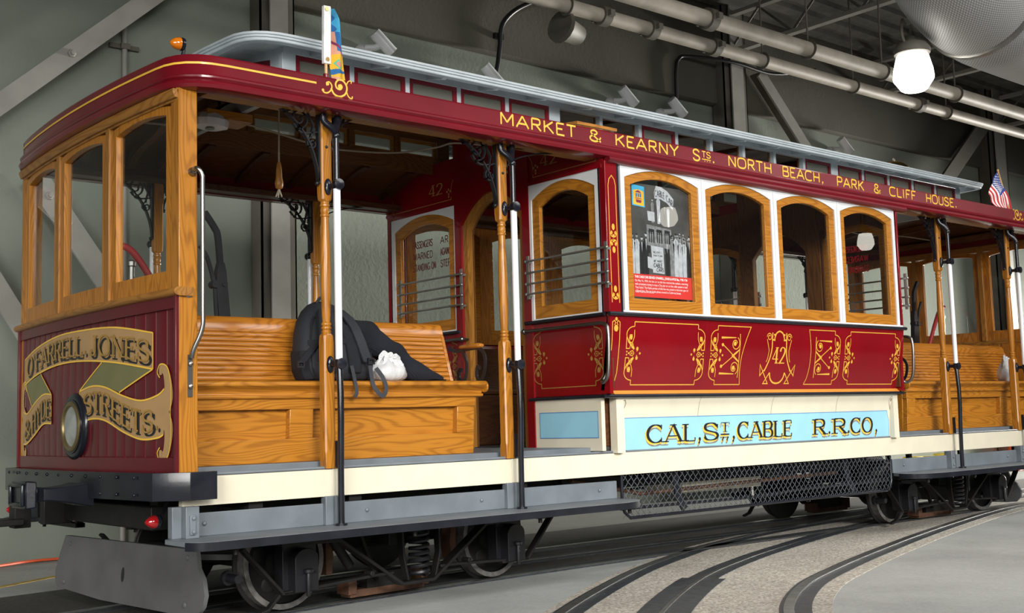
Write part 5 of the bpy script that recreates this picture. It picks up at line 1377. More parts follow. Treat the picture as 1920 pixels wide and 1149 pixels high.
brace((-4.75, 2.92), (-3.45, .85), .16, 'steelbeam', 'grey brace sloping to the floor beside the maroon front panel', y=2.99)
brace((5.42, 5.55), (7.35, 3.75), .17, 'steelbeam', 'pale brace leaning from the column behind the middle of the car roof', y=2.92)
brace((11.45, 5.75), (9.2, 3.9), .26, 'beamshade', 'dark brace leaning behind the far end of the grey car roof', y=2.92)
t = thing('downpipe', (-3.19, 3.165, 0), 'thin grey pipe with a strut clamp on the wall behind the front roof', 'pipe')
m = MB(); m.cyl((-3.19, 3.165, -.01), (-3.19, 3.165, 4.62), .024, 10); obj('pipe_run', m, 'steelbeam', t)
m = MB(); m.box(-3.32, -3.06, 3.165, 3.2, 4.33, 4.37); m.box(-3.23, -3.15, 3.135, 3.165, 4.325, 4.375); obj('clamp', m, 'beamshade', t)

# wall spotlights
def spotlight(x, z, label):
    y = 3.06; t = thing('wall_spotlight', (x, y, z), label, 'light fitting', 'white spotlights along the wall')
    m = MB(); m.lathe([(.075, 0), (.078, .02), (.05, .05), (.002, .055)], (x-.11, y+.10, z-.02), (-.35, -.75, .55), 16); obj('base', m, 'white', t)
    m = MB(); m.tube([(x-.11, y+.06, z), (x-.03, y, z), (x+.03, y-.01, z+.03)], .035, 10); obj('arm', m, 'white', t)
    m = MB(); m.lathe([(.002, 0), (.06, .004), (.064, .03), (.064, .24), (.066, .27), (.055, .27), (.05, .2), (.002, .2)], (x-.05, y-.02, z+.15), (.72, -.12, -.68), 18); obj('head', m, 'whitepole', t)
for x, z, l in ((-.62, 4.79, 'white wall spotlight peeping over the roof next to the blue and yellow flag'), (.80, 4.70, 'white wall spotlight almost hidden by the roof under the dark hanging conduit'), (2.92, 4.80, 'white wall spotlight above the roof, between the two conduits'), (3.80, 4.80, 'white wall spotlight above the roof, under the end of the bent conduit'), (7.42, 4.79, 'white wall spotlight farthest along the roof, near the brass bell')):
    spotlight(x, z, l)
m = MB(); m.tube(catmull([(2.6, 2.6, 5.95), (1.75, 2.9, 5.80), (1.3, 3.0, 5.62), (1.03, 3.03, 5.38), (.98, 3.04, 5.1), (.95, 3.05, 4.9), (.90, 3.06, 4.70)], 6), .028, 8); m.box(.93, 1.05, 3.05, 3.095, 5.2, 5.26)
tag(obj('conduit', m, 'iron'), 'dark conduit hanging straight down the wall near the round valve', 'conduit')
m = MB(); m.tube(catmull([(3.80, 3.06, 4.82), (3.86, 3.05, 4.95), (3.87, 3.04, 5.35), (3.93, 3.04, 5.50), (4.1, 3.02, 5.56), (4.75, 2.85, 5.56), (5.5, 2.85, 5.54), (6.0, 2.82, 5.62), (6.5, 2.8, 5.75)], 6), .024, 8)
tag(obj('conduit', m, 'iron'), 'dark bent conduit running from the spotlight up to the steel column', 'conduit')

# sprinkler pipes, joists, duct, lamp
def pipe(y, z, r, x0, x1, label, cps, hang):
    t = thing('ceiling_pipe', (x0, y, z), label, 'pipe')
    m = MB(); m.cyl((x0, y, z), (x1, y, z), r, 20); obj('pipe_run', m, 'pipe', t)
    for c in cps:
        m = MB(); m.lathe([(r+.01, -.05), (r+.028, -.05), (r+.03, .05), (r+.01, .05)], (c, y, z), (1, 0, 0), 20); m.box(c-.03, c+.03, y-r-.07, y-r-.01, z-.03, z+.03); m.box(c-.03, c+.03, y+r+.01, y+r+.07, z-.03, z+.03); obj('coupling', m, 'beamshade', t)
    for c in hang:
        m = MB(); m.bar([(c, y+(r+.008)*cos(a), z+(r+.008)*sin(a)) for a in [2*pi*i/20 for i in range(21)]], .04, .008, up=(1, 0, 0)); m.cyl((c, y, z+r), (c, y, z+1.9), .010, 6); obj('hanger', m, 'beamshade', t)
pipe(1.5, 5.02, .072, -3, 25, 'lower buff ceiling pipe crossing above the car roof', (1.05, 1.75, 2.75, 6.9, 12.5), (.55, 3.6, 5.4, 7.6, 10))
pipe(.6, 4.84, .08, -3, 25, 'upper buff ceiling pipe running behind the glowing lamp', (1.6, 8.6, 9.2), (3.2, 4.6, 6.2))
m = MB(); m.lathe([(.05, 0), (.16, .01), (.17, .05), (.12, .09), (.10, .30), (.05, .32)], (.55, 1.62, 4.86), (1, .1, -.15), 16)
tag(obj('pipe_valve', m, 'beamshade'), 'dark round valve body hanging under the lower buff pipe', 'valve')
def joist(x, label, z=5.75):
    t = thing('roof_joist', (x, 3.1, z), label, 'beam')
    zz = lambda y: z
    m = MB(); m.bar([(x, 3.1, zz(3.1)), (x, -4.2, zz(-9))], .10, .05); m.bar([(x, 3.1, zz(3.1)+.5), (x, -4.2, zz(-9)+.5)], .10, .05); obj('chord', m, 'steelbeam', t)
    m = MB()
    for k in range(7): m.tube([(x, 3.0-k, zz(3.0-k)+.02), (x, 2.5-k, zz(2.5-k)+.48), (x, 2.0-k, zz(2.0-k)+.02)], .018, 6)
    obj('lattice', m, 'beamshade', t)
for x, l in ((4.9, 'open web roof joist above the column behind the car'), (8.4, 'open web roof joist between the lamp and the pipes'), (12.0, 'open web roof joist beyond the lamp, above the dark column')): joist(x, l)
m = MB(); m.box(-2, 26, -.75, -.65, 5.98, 6.25); o = obj('roof_purlin', m, 'beamshade'); tag(o, 'long dark purlin under the roof deck above the ceiling pipes', 'beam')

def netting():
    mt, nt, N, L, P_ = new_mat('silver_duct_in_wire_netting')
    uv = nn(N, 'ShaderNodeUVMap')
    def wv(axis, sc):
        w = nn(N, 'ShaderNodeTexWave'); w.bands_direction = axis; w.inputs['Scale'].default_value = sc; w.inputs['Distortion'].default_value = .35; w.inputs['Detail'].default_value = 1
        L.new(uv.outputs[0], w.inputs['Vector']); return w
    mp = nn(N, 'ShaderNodeMapping'); mp.inputs['Rotation'].default_value = (0, 0, radians(38)); L.new(uv.outputs[0], mp.inputs['Vector'])
    a, b = wv('X', 19), wv('Y', 19)
    for w in (a, b): L.new(mp.outputs[0], w.inputs['Vector'])
    mn = nn(N, 'ShaderNodeMath', operation='MINIMUM'); L.new(a.outputs['Fac'], mn.inputs[0]); L.new(b.outputs['Fac'], mn.inputs[1])
    cr = nn(N, 'ShaderNodeValToRGB'); cr.color_ramp.elements[0].position = .04; cr.color_ramp.elements[0].color = (.17, .17, .165, 1); cr.color_ramp.elements[1].position = .34; cr.color_ramp.elements[1].color = (.44, .44, .43, 1)
    L.new(mn.outputs[0], cr.inputs[0]); L.new(cr.outputs[0], P_.inputs['Base Color']); P_.inputs['Roughness'].default_value = .5; P_.inputs['Metallic'].default_value = .1
    return mt
M['netting'] = netting()
t = thing('ventilation_duct', (1.4, -1.9, 4.35), 'big silver duct wrapped in wire netting overhead by the lamp', 'duct')
cp = catmull([(1.32, -1.95, 6.6), (1.30, -1.93, 5.6), (1.36, -1.91, 5.05), (1.62, -1.90, 4.60), (2.10, -1.9, 4.39), (2.7, -1.9, 4.35), (5, -1.9, 4.35), (9, -1.9, 4.35), (16, -1.9, 4.35)], 6)
m = MB(); nseg = 40; m.tube(cp, .5, nseg, cap=False)
d = obj('duct_skin', m, 'netting', t)
uvl = d.data.uv_layers.new(name='UVMap'); acc = [0]
for a, b in zip(cp, cp[1:]): acc.append(acc[-1]+(Vector(b)-Vector(a)).length)
for pl in d.data.polygons:
    for li in pl.loop_indices:
        v = d.data.loops[li].vertex_index; i, k = divmod(v, nseg)
        kk = k if not (k == 0 and any(d.data.loops[l].vertex_index % nseg == nseg-1 for l in pl.loop_indices)) else nseg
        uvl.data[li].uv = (acc[i], kk/nseg*3.14)
for i in (24, 33, 36, 39, 42):
    if i < len(cp):
        m = MB(); p = Vector(cp[i]); q = Vector(cp[min(i+1, len(cp)-1)]); tt = (q-p).normalized(); m.lathe([(.5, -.03), (.518, -.02), (.518, .02), (.5, .03)], p, tt, 40); obj('duct_seam', m, 'steel', t)
M['lamp'] = emit('glowing_lamp_glass', (1.0, 0.97, 0.90), 6.0)
M['lamp_far'] = emit('glowing_lamp_glass_soft', (1.0, 0.95, 0.84), 8.0)
def pendant(x, y, z, label, up=.5):
    t = thing('pendant_lamp', (x, y, z-.19), label, 'lamp')
    m = MB(); m.lathe([(.002, -.165), (.09, -.162), (.108, -.15), (.162, -.07), (.165, -.05), (.158, .02), (.130, .13), (.112, .155), (.002, .155)], (x, y, z), (0, 0, 1), 24); obj('glass_shade', m, 'lamp' if y > -2 else 'lamp_far', t)
    m = MB(); m.lathe([(.145, .150), (.15, .185), (.12, .235), (.06, .26), (.04, .30), (.002, .30)], (x, y, z), (0, 0, 1), 20); m.tube([(x, y, z+.29), (x, y, z+up)], .012, 6); m.tube(catmull([(x-.10, y, z+.22), (x-.14, y, z+.30), (x-.12, y, z+.42), (x-.05, y+.02, z+up)], 5), .012, 6); obj('lamp_cap', m, 'beamshade', t)
pendant(1.64, -1.5, 3.80, 'bright glass lamp hanging below the netted duct', .40)
pendant(12.6, -8.5, 4.25, 'bright glass lamp out in the barn, mirrored in the rearmost saloon window', 3)
pendant(8.0, -9.4, 4.45, 'bright glass lamp out in the barn, mirrored in the window with the poster', 3)

# ================================================================== LOOSE THINGS
def fabric(name, col, scale=220, bump=.4, rough=.85, var=.15):
    return paint(name, col, rough, var=var, bump=bump, vscale=8, bscale=scale, spec=.3)
M['pack'] = fabric('charcoal_nylon', (0.020, 0.022, 0.027), 300, .35, .65)
M['packpad'] = fabric('black_mesh_padding', (0.013, 0.014, 0.018), 400, .6, .8)
M['web'] = fabric('grey_webbing', (0.045, 0.047, 0.055), 500, .5)
M['knit'] = fabric('black_knit_wool', (0.009, 0.010, 0.015), 160, .7, .95)
M['plastic'] = paint('white_carrier_bag_film', (0.52, 0.52, 0.52), .35, var=.08, bump=.5, vscale=9, bscale=28)

# backpack on the front bench
bx, by = -3.60, -.855
t = thing('backpack', (bx, by, 1.257), 'black backpack with padded straps sitting on the front bench behind the turned post', 'backpack')
def pk(z): return None
sec = [(1.259, .19, .085, -.862), (1.275, .222, .115, -.862), (1.34, .232, .128, -.858), (1.44, .226, .125, -.845), (1.53, .205, .112, -.825), (1.60, .172, .098, -.800), (1.66, .125, .080, -.775), (1.70, .075, .055, -.757), (1.718, .03, .025, -.75)]
def ringp(cx, hx, cy, hy, z, n=28, e=2.6): return [(cx+hx*math.copysign(abs(cos(a))**(2/e), cos(a)), cy+hy*math.copysign(abs(sin(a))**(2/e), sin(a)), z) for a in [2*pi*i/n for i in range(n)]]
m = MB(); m.loft([ringp(bx-.035*max(0, (z-1.3))*1.2, hx, cy, hy, z) for z, hx, hy, cy in sec]); body = obj('pack_body', m, 'pack', t, smooth=60)
def front_y(z, k=1.0):
    for (z0, hx, hy, cy), (z1, hx1, hy1, cy1) in zip(sec, sec[1:]):
        if z0 <= z <= z1: f = (z-z0)/(z1-z0); return (cy+(cy1-cy)*f)-(hy+(hy1-hy)*f)*k
    return -.8
pcx = lambda z: bx-.035*max(0, (z-1.3))*1.2
m = MB()
for s in (-1, 1):
    m.loft([[(pcx(z)+s*.065+dx, front_y(z)-.0-dd, z) for dx, dd in ((-.045, -.01), (-.04, .014), (.04, .014), (.045, -.01))] for z in (1.30, 1.36, 1.44, 1.52, 1.58)])
obj('back_pad', m, 'packpad', t, bevel=.01, seg=3)
for s in (-1, 1):
    zz = [1.665, 1.62, 1.56, 1.49, 1.42, 1.36]; ux = [.055, .085, .105, .115, .125, .140] if s > 0 else [.05, .075, .10, .115, .13, .15]
    m = MB(); m.loft([[(pcx(z)+s*u+dx, front_y(z)-.012-dd*(1 if z < 1.65 else .5), z+dz) for dx, dd, dz in ((-.034, .0, 0), (-.03, .022, 0), (.03, .022, 0), (.034, .0, 0))] for z, u in zip(zz, ux) for dz0 in (0,)]); obj('shoulder_strap', m, 'pack', t, bevel=.006)
m = MB(); m.bar(catmull([(bx+.145, front_y(1.37)-.03, 1.37), (bx+.155, -1.015, 1.28), (bx+.165, -1.025, 1.22), (bx+.215, -1.03, 1.17), (bx+.245, -1.025, 1.21), (bx+.235, -1.012, 1.27), (bx+.205, -.985, 1.33)], 6), .026, .003, up=(0, 1, 0)); obj('webbing_strap', m, 'web', t)
m = MB(); m.bar(catmull([(bx+.03, front_y(1.33)-.02, 1.34), (bx+.04, -1.02, 1.26), (bx+.045, -1.03, 1.19), (bx+.03, -1.03, 1.165)], 6), .022, .003, up=(0, 1, 0)); obj('webbing_strap', m, 'web', t)
m = MB(); m.bar(catmull([(bx-.13, front_y(1.50)-.012, 1.50), (bx-.19, -.965, 1.44), (bx-.255, -.98, 1.375), (bx-.285, -.985, 1.345)], 6), .034, .004, up=(0, 1, 0)); obj('webbing_strap', m, 'packpad', t)
for p in ((bx+.148, front_y(1.37)-.036, 1.365), (bx-.285, -.988, 1.345)):
    m = MB(); m.ring([(-.022, -.018), (.022, -.018), (.022, .018), (-.022, .018)], [(-.013, -.008), (.013, -.008), (.013, .008), (-.013, .008)], lambda u, w, d: (p[0]+u, p[1]-d, p[2]+w), 0, .012); obj('buckle', m, 'iron', t)
m = MB(); m.bar([(pcx(1.47)+u, front_y(1.47, sqrt(max(.05, 1-abs(u/.235)**2.6)))-.006, 1.47+.01*cos(u*9)) for u in [-.19+.038*i for i in range(11)]], .03, .006, up=(0, 1, 0)); m.bar([(pcx(1.535)+u, front_y(1.535, sqrt(max(.05, 1-abs(u/.215)**2.6)))-.004, 1.535-.03*abs(u)*4) for u in [-.16+.032*i for i in range(11)]], .008, .006, up=(0, 1, 0)); obj('cross_strap', m, 'packpad', t)
for s in (-1, 1):
    m = MB(); m.tube([(pcx(z)+s*u, front_y(z, sqrt(max(.04, 1-abs(u/.232)**2.6)))-.002, z) for z, u in ((1.285, .17), (1.34, .185), (1.42, .183), (1.50, .170), (1.57, .148), (1.62, .118))], .006, 6); obj('seam_piping', m, 'packpad', t)
    m = MB(); m.loft([[(pcx(z)+s*(hx+dx), cy+dy, z) for dx, dy in ((-.03, -.09), (.010, -.06), (.014, .04), (-.02, .08))] for z, hx, cy in ((1.265, .205, -.86), (1.32, .228, -.858), (1.40, .226, -.85), (1.425, .222, -.848))]); obj('side_pocket', m, 'packpad', t, bevel=.006)
m = MB(); m.tube(catmull([(bx-.06, -.79, 1.705), (bx-.045, -.80, 1.735), (bx-.005, -.80, 1.738), (bx+.01, -.79, 1.705)], 5), .009, 6); obj('grab_handle', m, 'pack', t)
m = MB(); m.bar([(bx-.10, front_y(1.30)-.012, 1.275), (bx-.075, front_y(1.3)-.014, 1.285)], .012, .003, up=(0, 1, 0)); M['redtab'] = paint('red_tab', (.4, .02, .02), .6); obj('zip_tab', m, 'redtab', t)

# black knitted jacket draped from the backpack
path = catmull([(-3.50, -.735, 1.600, .03, .04), (-3.43, -.75, 1.565, .068, .05), (-3.35, -.765, 1.535, .080, .058), (-3.27, -.785, 1.495, .082, .065), (-3.205, -.81, 1.435, .070, .070), (-3.15, -.825, 1.385, .080, .070), (-3.08, -.84, 1.340, .072, .075), (-2.99, -.85, 1.300, .050, .078), (-2.91, -.86, 1.278, .028, .075), (-2.84, -.86, 1.266, .010, .05)], 5)
m = MB(); rings = []
n = 20
for i, (x, y, z, hz, hy) in enumerate(path):
    rings.append([(x+hz*.45*sin(a)+.010*sin(a*3+i*.35), y+hy*cos(a)*(1+.14*sin(i*.42+a*2)), max(1.2595 if x > -3.14 else 1.30, z+hz*sin(a)*(1+.10*sin(i*.55+1))+.008*sin(a*5+i*.5))) for a in [2*pi*k/n for k in range(n)]])
m.loft(rings); jk = obj('knit_jacket', m, 'knit', smooth=70); tag(jk, 'black knitted jacket draped from the backpack down onto the bench seat', 'jacket')
def knit_ribs(o, f=190, h=.0035):
    me = o.data
    sub = o.modifiers.new('sub', 'SUBSURF'); sub.levels = 2; sub.render_levels = 2
knit_ribs(jk)
w = M['knit'].node_tree; N, L = w.nodes, w.links
wv = nn(N, 'ShaderNodeTexWave'); wv.bands_direction = 'DIAGONAL'; wv.inputs['Scale'].default_value = 55; wv.inputs['Distortion'].default_value = 2.5
tcn = nn(N, 'ShaderNodeTexCoord'); L.new(tcn.outputs['Object'], wv.inputs['Vector'])
bpn = nn(N, 'ShaderNodeBump'); bpn.inputs['Strength'].default_value = .3; bpn.inputs['Distance'].default_value = .01; L.new(wv.outputs['Fac'], bpn.inputs['Height']); L.new(bpn.outputs[0], N['Principled BSDF'].inputs['Normal'])

# crumpled plastic carrier bags
def carrier(name, c, sx, sy, sz, label, seed, loop=True):
    rnd = random.Random(seed); t = thing(name, (c[0], c[1], c[2]), label, 'plastic bag')
    m = MB(); rings = []; n = 26
    ph = [rnd.uniform(0, 6.3) for _ in range(8)]
    for i in range(12):
        f = i/11; r = [.72, .92, 1.0, 1.02, 1.0, .95, .86, .70, .50, .34, .28, .20][i]
        rings.append([(c[0]+sx*r*cos(a)*(1+.09*sin(3*a+ph[0]+f*3)+.06*sin(7*a+ph[1]-f*6)), c[1]+sy*r*sin(a)*(1+.08*sin(4*a+ph[2]+f*4)+.05*sin(9*a+ph[3])), c[2]+sz*f+(.02*sin(5*a+ph[4])*f if i else 0)) for a in [2*pi*k/n for k in range(n)]])
    m.loft(rings); b = obj('bag_body', m, 'plastic', t, smooth=50)
    m = MB()
    for k, dx in enumerate((-.35, .1, .45)):
        pth = catmull([(c[0]+sx*(dx*.7-.34), c[1]-sy*(.25+.1*k), c[2]+sz*.66), (c[0]+sx*(dx*.7-.22), c[1]-sy*.34, c[2]+sz*.90), (c[0]+sx*dx*.7, c[1]-sy*(.2+.12*k), c[2]+sz*(1.08-.06*k)), (c[0]+sx*(dx*.7+.2), c[1]-sy*.36, c[2]+sz*.86), (c[0]+sx*(dx*.7+.30), c[1]-sy*.55, c[2]+sz*.60)], 7)
        m.loft([[(p[0]+.015*cos(a)*(1+.3*sin(q_*.9+k)), p[1]+.007*sin(a), p[2]+.012*sin(a+.6)*(1+.4*cos(q_*1.3))) for a in [2*pi*i/8 for i in range(8)]] for q_, p in enumerate(pth)])
    obj('bag_handles', m, 'plastic', t, smooth=60)
carrier('plastic_bag', (-3.27, -.905, 1.2585), .120, .080, .150, 'crumpled white plastic bag on the bench between the backpack and the jacket', 3)
carrier('plastic_bag', (3.96, -.93, 1.2585), .10, .07, .22, 'white plastic bag at the far end of the rear bench', 8)

# flags in the eaves sockets
def grid(mb, f, nu, nv, mat=None):
    b = len(mb.v); mb.closed = False
    vs = [f(i/nu, j/nv) for i in range(nu+1) for j in range(nv+1)]
    fs = [(i*(nv+1)+j, (i+1)*(nv+1)+j, (i+1)*(nv+1)+j+1, i*(nv+1)+j+1) for i in range(nu) for j in range(nv)]
    mb.add(vs, fs)
    if mat: mb.mi[-len(fs):] = [mat((i+.5)/nu, (j+.5)/nv) for i in range(nu) for j in range(nv)]
M['f_red'] = fabric('flag_red', (.55, .035, .04), 300, .2); M['f_white'] = fabric('flag_white', (.78, .77, .76), 300, .2); M['f_blue'] = fabric('flag_blue', (.035, .06, .26), 300, .2)
M['f_sky'] = fabric('flag_sky_blue', (.06, .36, .60), 300, .2); M['f_mid'] = fabric('flag_mid_blue', (.03, .14, .36), 300, .2); M['f_yel'] = fabric('flag_yellow', (.75, .42, .035), 300, .2); M['f_sal'] = fabric('flag_salmon', (.62, .30, .20), 300, .2); M['f_plum'] = fabric('flag_plum', (.20, .03, .08), 300, .2); M['f_green'] = fabric('flag_green', (.10, .48, .25), 300, .2); M['f_pink'] = fabric('flag_pink', (.72, .24, .22), 300, .2)
M['stick'] = wood('pale_flag_stick', (.62, .38, .16), (.42, .22, .08), 'z')
fy = -1.215
def biline(A, B, C, D, fold=.012):
    A, B, C, D = map(Vector, (A, B, C, D))       # A hoist top, B fly top, C hoist bottom, D fly bottom
    def f(s, v):
        p = (A*(1-s)+B*s)*(1-v)+(C*(1-s)+D*s)*v
        return (p.x, p.y+fold*sin(s*7+v*4)+fold*.6*sin(v*9), p.z)
    return f
t = thing('flag', (3.70, fy, 2.88), 'small stars and stripes flag on a stick at the rear end of the roof edge', 'flag')
ff = biline((3.500, fy-.01, 3.225), (3.735, fy-.015, 2.885), (3.285, fy-.01, 2.985), (3.43, fy-.02, 2.86))
m = MB(); grid(m, ff, 20, 26, lambda s, v: 2 if (s < .5 and v < .54) else (0 if int(v*13) % 2 == 0 else 1)); fl_ = obj('flag_cloth', m, ['f_red', 'f_white', 'f_blue'], t, smooth=80)
m = MB()
for r in range(9):
    for c in range(6 if r % 2 == 0 else 5):
        s, v = .045+.072*c+(.036 if r % 2 else 0), .035+.056*r; p = ff(s, v)
        m.closed = False
        st = [(p[0]+(.010 if k % 2 == 0 else .004)*cos(pi/2+k*pi/5), p[1]-.003, p[2]+(.010 if k % 2 == 0 else .004)*sin(pi/2+k*pi/5)) for k in range(10)]
        m.add(st, [tuple(range(10))])
obj('flag_stars', m, 'f_white', t)
m = MB(); m.tube([(3.715, fy, 2.84), (3.525, fy, 3.235)], .009, 8); m.ball((3.523, fy, 3.24), .012, n=8); obj('flag_stick', m, 'stick', t)
t = thing('flag', (-3.835, fy, 2.88), 'blue and yellow pictured flag in a white sleeve at the front roof edge', 'flag')
m = MB(); m.loft([[(x0+.001, fy-.010, z), (x0+w_, fy-.014, z), (x0+w_, fy+.008, z), (x0, fy+.010, z)] for z, x0, w_ in ((2.962, -3.856, .042), (3.0, -3.857, .042), (3.27, -3.852, .042), (3.284, -3.852, .040))]); sl_ = obj('flag_sleeve', m, 'f_white', t)
for z in (3.265, 2.985):
    m = MB(); m.lathe([(.005, 0), (.011, 0), (.011, .004), (.005, .004)], (-3.836, fy-.014, z), (0, -1, 0), 12); obj('eyelet', m, 'brass', t)
m = MB(); m.cyl((-3.838, fy, 2.87), (-3.838, fy, 3.0), .009, 8); obj('flag_stick', m, 'stick', t)
m = MB(); m.cyl((-3.838, fy, 2.86), (-3.838, fy, 2.905), .016, 10); obj('flag_socket', m, 'maroon', t)
def f2(s, v):
    zl = 3.28-.40*v; xr = -3.805+.025*min(1, v*8)+.062*v**.8; xl = -3.818+.02*max(0, v-.72)*2
    return (xl+(xr-xl)*s, fy-.012+.020*sin(s*5.5+v*3)-.014*s, zl-.02*s-.025*max(0, v-.8)*(1-s))
def fm(s, v):
    if v > .955: return 4
    if v > .90-.10*s+.04: return 3 if v < .955 else 4
    if v > .86-.05*s: return 0 if v < .93 else 3
    if v > .66-.06*s:
        q = abs(s-.45)/.30+abs(v-.775)/.075
        return 7 if q < .62 else (6 if q < 1 else 3)
    if v > .32:
        if abs(v-.47-.16*(s-.2)) < .022: return 5
        if abs(s-.28) < .14 or abs(v-.62) < .03: return 4
        if s > .75 and v < .6: return 1
        return 2
    return 1 if s+.6*sin(v*40)*.2 > .42 else 2
m = MB(); grid(m, f2, 60, 170, lambda s, v: {0: 0, 1: 1, 2: 0, 3: 2, 4: 3, 5: 4, 6: 5, 7: 6}[fm(s, v)]); obj('flag_cloth', m, ['f_mid', 'f_sky', 'f_yel', 'f_sal', 'f_plum', 'f_green', 'f_pink'], t, smooth=80)

# poster behind the first saloon window
t = thing('poster', (-1.22, -1.238, 1.80), 'black and white crowd photograph poster with a red caption band in the first saloon window', 'poster')
PX = XZ(-1.203)
M['p_grey'] = paint('poster_grey_print', (.055, .053, .05), .45, var=.35, vscale=6); M['p_dark'] = paint('poster_black_print', (.012, .012, .013), .45); M['p_mid'] = paint('poster_mid_print', (.19, .19, .195), .45, var=.3, vscale=30); M['p_light'] = paint('poster_light_print', (.42, .43, .46), .45, var=.12, vscale=30); M['p_red'] = paint('poster_red_band', (.62, .035, .028), .45, var=.03)
x0, x1 = -1.498, -.898; zb, zt = 1.806, 2.575
def pq(u, w): return (x0+(x1-x0)*u, zb+(zt-zb)*w)       # poster fractions
m = MB(); m.prism([pq(0, 0), pq(1, 0), pq(1, 1), pq(0, 1)], PX, -.003, 0); obj('print_sheet', m, 'p_grey', t)
m = MB(); m.flat([pq(0, 0), pq(1, 0), pq(1, .20), pq(0, .20)], PX, .0006); obj('caption_band', m, 'p_red', t)
rnd = random.Random(5)
mL, mM, mD = MB(), MB(), MB()
def person(x, base, h, tone, d):
    """a blurred standing figure in the printed crowd"""
    mb = {0: mD, 1: mM, 2: mL}[tone]; a = .66
    hd = h*.075
    mb.flat([pq(x+u*h*.55, base+w*h) for u, w in ((-.16, 0), (.15, 0), (.17, .45), (.22, .76), (.09, .84), (-.09, .84), (-.22, .75), (-.17, .45))], PX, d)
    hc = pq(x, base+h*.93); blob(mL if tone < 2 else mM, hc, hd*.42, PX, d+.0002, n=10, ry=hd*.55)
    blob(mD, (hc[0], hc[1]+hd*.28), hd*.40, PX, d+.0004, n=8, ry=hd*.25)
    if tone == 0: mL.flat([pq(x+u*h*.5, base+w*h) for u, w in ((-.05, .83), (.05, .83), (.0, .55))], PX, d+.0003)
    if tone == 2: mD.flat([pq(x+u*h*.5, base+w*h) for u, w in ((-.02, .82), (.02, .82), (.012, .6), (-.012, .6))], PX, d+.0003)
for x, h, tn in ((.015, .36, 2), (.085, .36, 2), (.165, .34, 0), (.235, .38, 0), (.58, .36, 0), (.66, .38, 1), (.73, .40, 2), (.80, .37, 2), (.87, .36, 2), (.96, .39, 0), (.99, .34, 1)):
    person(x, .20, h, tn, .0012)
for i in range(16): person(.28+i*.044+rnd.uniform(-.01, .01), .34+rnd.uniform(0, .07), .20, rnd.choice((0, 1, 1, 2)), .0010)
# the car in the picture with riders, hand-lettered signs
mM.flat([pq(.25, .46), pq(.66, .44), pq(.66, .62), pq(.25, .645)], PX, .0014)
for u in (.285, .415, .545): mD.flat([pq(u, .49), pq(u+.09, .485), pq(u+.09, .605), pq(u, .61)], PX, .0016)
for u in (.31, .345, .44, .475, .57, .60): person(u, .485, .10, 1, .0018)
for x, b, h, tn in ((.36, .665, .22, 1), (.46, .66, .27, 2), (.56, .65, .18, 0), (.62, .64, .20, 2)): person(x, b, h, tn, .0014)
mL.flat([pq(.25, .36), pq(.33, .35), pq(.33, .25), pq(.25, .26)], PX, .0014)
mL.flat([pq(.31, .46), pq(.51, .45), pq(.52, .215), pq(.33, .22)], PX, .0022)
mL.flat([pq(.27, .765), pq(.39, .76), pq(.39, .675), pq(.28, .68)], PX, .0020)
mL.flat([pq(.40, .885), pq(.395, .94), pq(.43, 1.0), pq(.52, .995), pq(.62, .965), pq(.72, .90), pq(.70, .80), pq(.60, .86), pq(.50, .885)], PX, .0020)
for mb, nm, mt in ((mD, 'print_black', 'p_dark'), (mM, 'print_grey', 'p_mid'), (mL, 'print_white', 'p_light')): obj(nm, mb, mt, t)
m = MB()
cx_ = wcurve([pq(.40, .895), pq(.50, .900), pq(.60, .872), pq(.71, .815)])
letters(m, 'CABLE CAR', pq(.405, 0)[0], pq(.70, 0)[0], .004, .042, PX, .0026, .10, sq=False, warp=lambda u: cx_(u))
letters(m, 'WE WANT', pq(.345, 0)[0], pq(.485, 0)[0], pq(0, .315)[1], .016, PX, .0028, .12, sq=False)
letters(m, 'CABLE', pq(.345, 0)[0], pq(.485, 0)[0], pq(0, .27)[1], .026, PX, .0028, .16, sq=False); letters(m, 'CARS', pq(.39, 0)[0], pq(.505, 0)[0], pq(0, .232)[1], .024, PX, .0028, .16, sq=False)
letters(m, 'WE DON T', pq(.345, 0)[0], pq(.475, 0)[0], pq(0, .395)[1], .012, PX, .0028, .12, sq=False); letters(m, 'WANT PLANS', pq(.345, 0)[0], pq(.495, 0)[0], pq(0, .365)[1], .012, PX, .0028, .12, sq=False)
obj('sign_lettering', m, 'p_dark', t)
def tiny(txt, u, w, size, width_, bold=0):
    cu = bpy.data.curves.new('txt', 'FONT'); cu.body = txt; cu.size = size; cu.offset = bold; cu.space_line = 1.08
    o = bpy.data.objects.new('txt', cu); COL.objects.link(o); bpy.context.view_layer.update()
    me = bpy.data.meshes.new_from_object(o.evaluated_get(bpy.context.evaluated_depsgraph_get()))
    xs = [v.co.x for v in me.vertices]; k = width_/max(xs)
    m_ = MB(); m_.closed = False; X, Z = pq(u, w)
    m_.add([PX(X+v.co.x*k, Z+v.co.y*k if False else Z+v.co.y, .0014) for v in me.vertices], [tuple(p.vertices) for p in me.polygons])
    bpy.data.objects.remove(o); bpy.data.meshes.remove(me)
    return m_
Wd = x1-x0
obj('caption_heading', tiny("THIS CABLE CAR SERVED O'FARRELL, JONES & HYDE Sts., 1907-1954", .03, .165, .022, Wd*.87, .0006), 'f_white', t)
obj('caption_text', tiny("On May 16, 1954, the last car on this line reached the carbarn, swarming\nwith protesters trying to stop a City plan to cut the cable system in half.\nThey failed. The Hyde portion of this line was joined to the inner part of\na Powell line. The car in the photo moved to California Street.", .03, .132, .021, Wd*.88), 'f_white', t)
obj('caption_credit', tiny("MARKET STREET RAILWAY ARCHIVE", .03, .036, .014, Wd*.30), 'f_white', t)
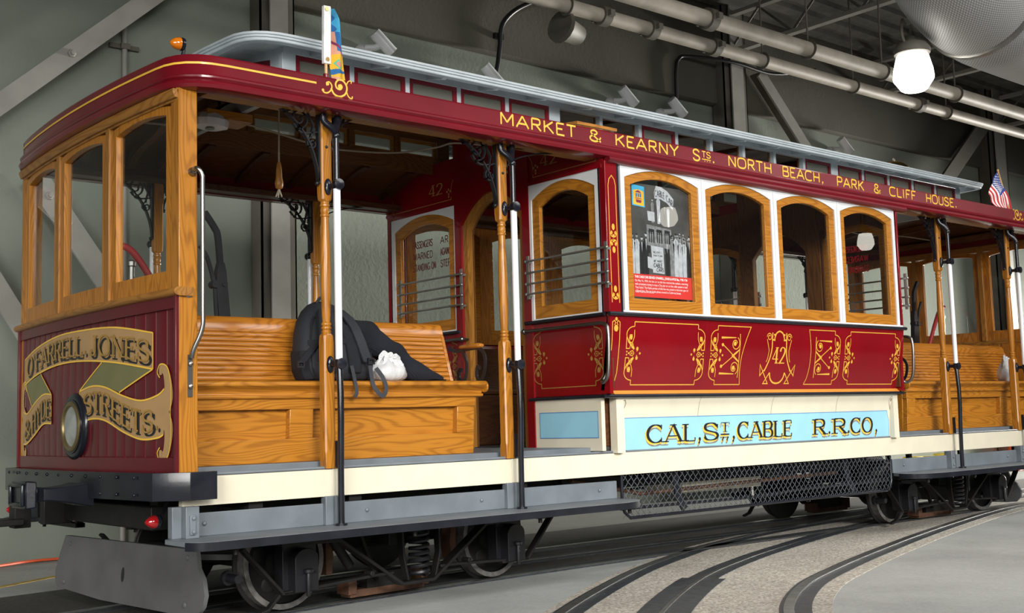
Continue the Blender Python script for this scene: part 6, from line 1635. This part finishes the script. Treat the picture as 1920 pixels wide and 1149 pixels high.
# small badge in the corner of the poster
m = MB(); m.flat([pq(.03, .80), pq(.235, .79), pq(.235, .975), pq(.03, .985)], PX, .0022); bd = obj('badge', m, 'f_sky', t)
m = MB(); m.flat([pq(.05, .81), pq(.22, .80), pq(.22, .93), pq(.135, .945), pq(.05, .935)], PX, .0026); obj('badge_field', m, 'f_yel', bd)
m = MB(); m.flat([pq(.09, .855), pq(.185, .85), pq(.175, .825), pq(.10, .828)], PX, .0030); m.flat([pq(.085, .87), pq(.185, .865), pq(.185, .858), pq(.085, .862)], PX, .0030); m.flat([pq(.09, .925), pq(.135, .938), pq(.18, .922), pq(.18, .915), pq(.09, .918)], PX, .003); obj('badge_car', m, 'f_plum', bd)
m = MB()
for u in (.093, .125, .157): m.flat([pq(u, .875), pq(u+.022, .874), pq(u+.022, .910), pq(u, .912)], PX, .0030)
obj('badge_windows', m, 'f_mid', bd)

# things by the far wall, glimpsed under the rear of the car
M['cone'] = paint('orange_cone_plastic', (.75, .09, .02), .5); M['crate'] = paint('yellow_plastic', (.72, .55, .08), .5)
t = thing('traffic_cone', (11.25, 2.75, -.01), 'orange traffic cone by the far wall, seen under the rear of the car', 'traffic cone')
m = MB(); m.lathe([(.14, .02), (.12, .03), (.035, .60), (.03, .62), (.002, .62)], (11.25, 2.75, -.01), (0, 0, 1), 18); obj('cone_body', m, 'cone', t); m = MB(); m.box(11.07, 11.43, 2.57, 2.93, -.01, .02); obj('cone_base', m, 'cone', t, bevel=.01)
for x, w, h, l in ((8.40, .22, .34, 'lowest yellow plastic block by the far wall, nearest the mesh guard'), (8.78, .18, .33, 'narrow yellow plastic block by the far wall, between the two others'), (9.25, .27, .355, 'largest yellow plastic block by the far wall, nearest the traffic cone')):
    m = MB(); m.loft([[(x+dx*k, 2.8+dy*k, z-.01) for dx, dy in ((-w/2, -.12), (w/2, -.12), (w/2, .12), (-w/2, .12))] for z, k in ((0, 1), (h*.8, 1), (h*.82, .9), (h*.98, .9), (h, .8))]); tag(obj('plastic_block', m, 'crate', bevel=.008), l, 'block', 'yellow blocks by the far wall')
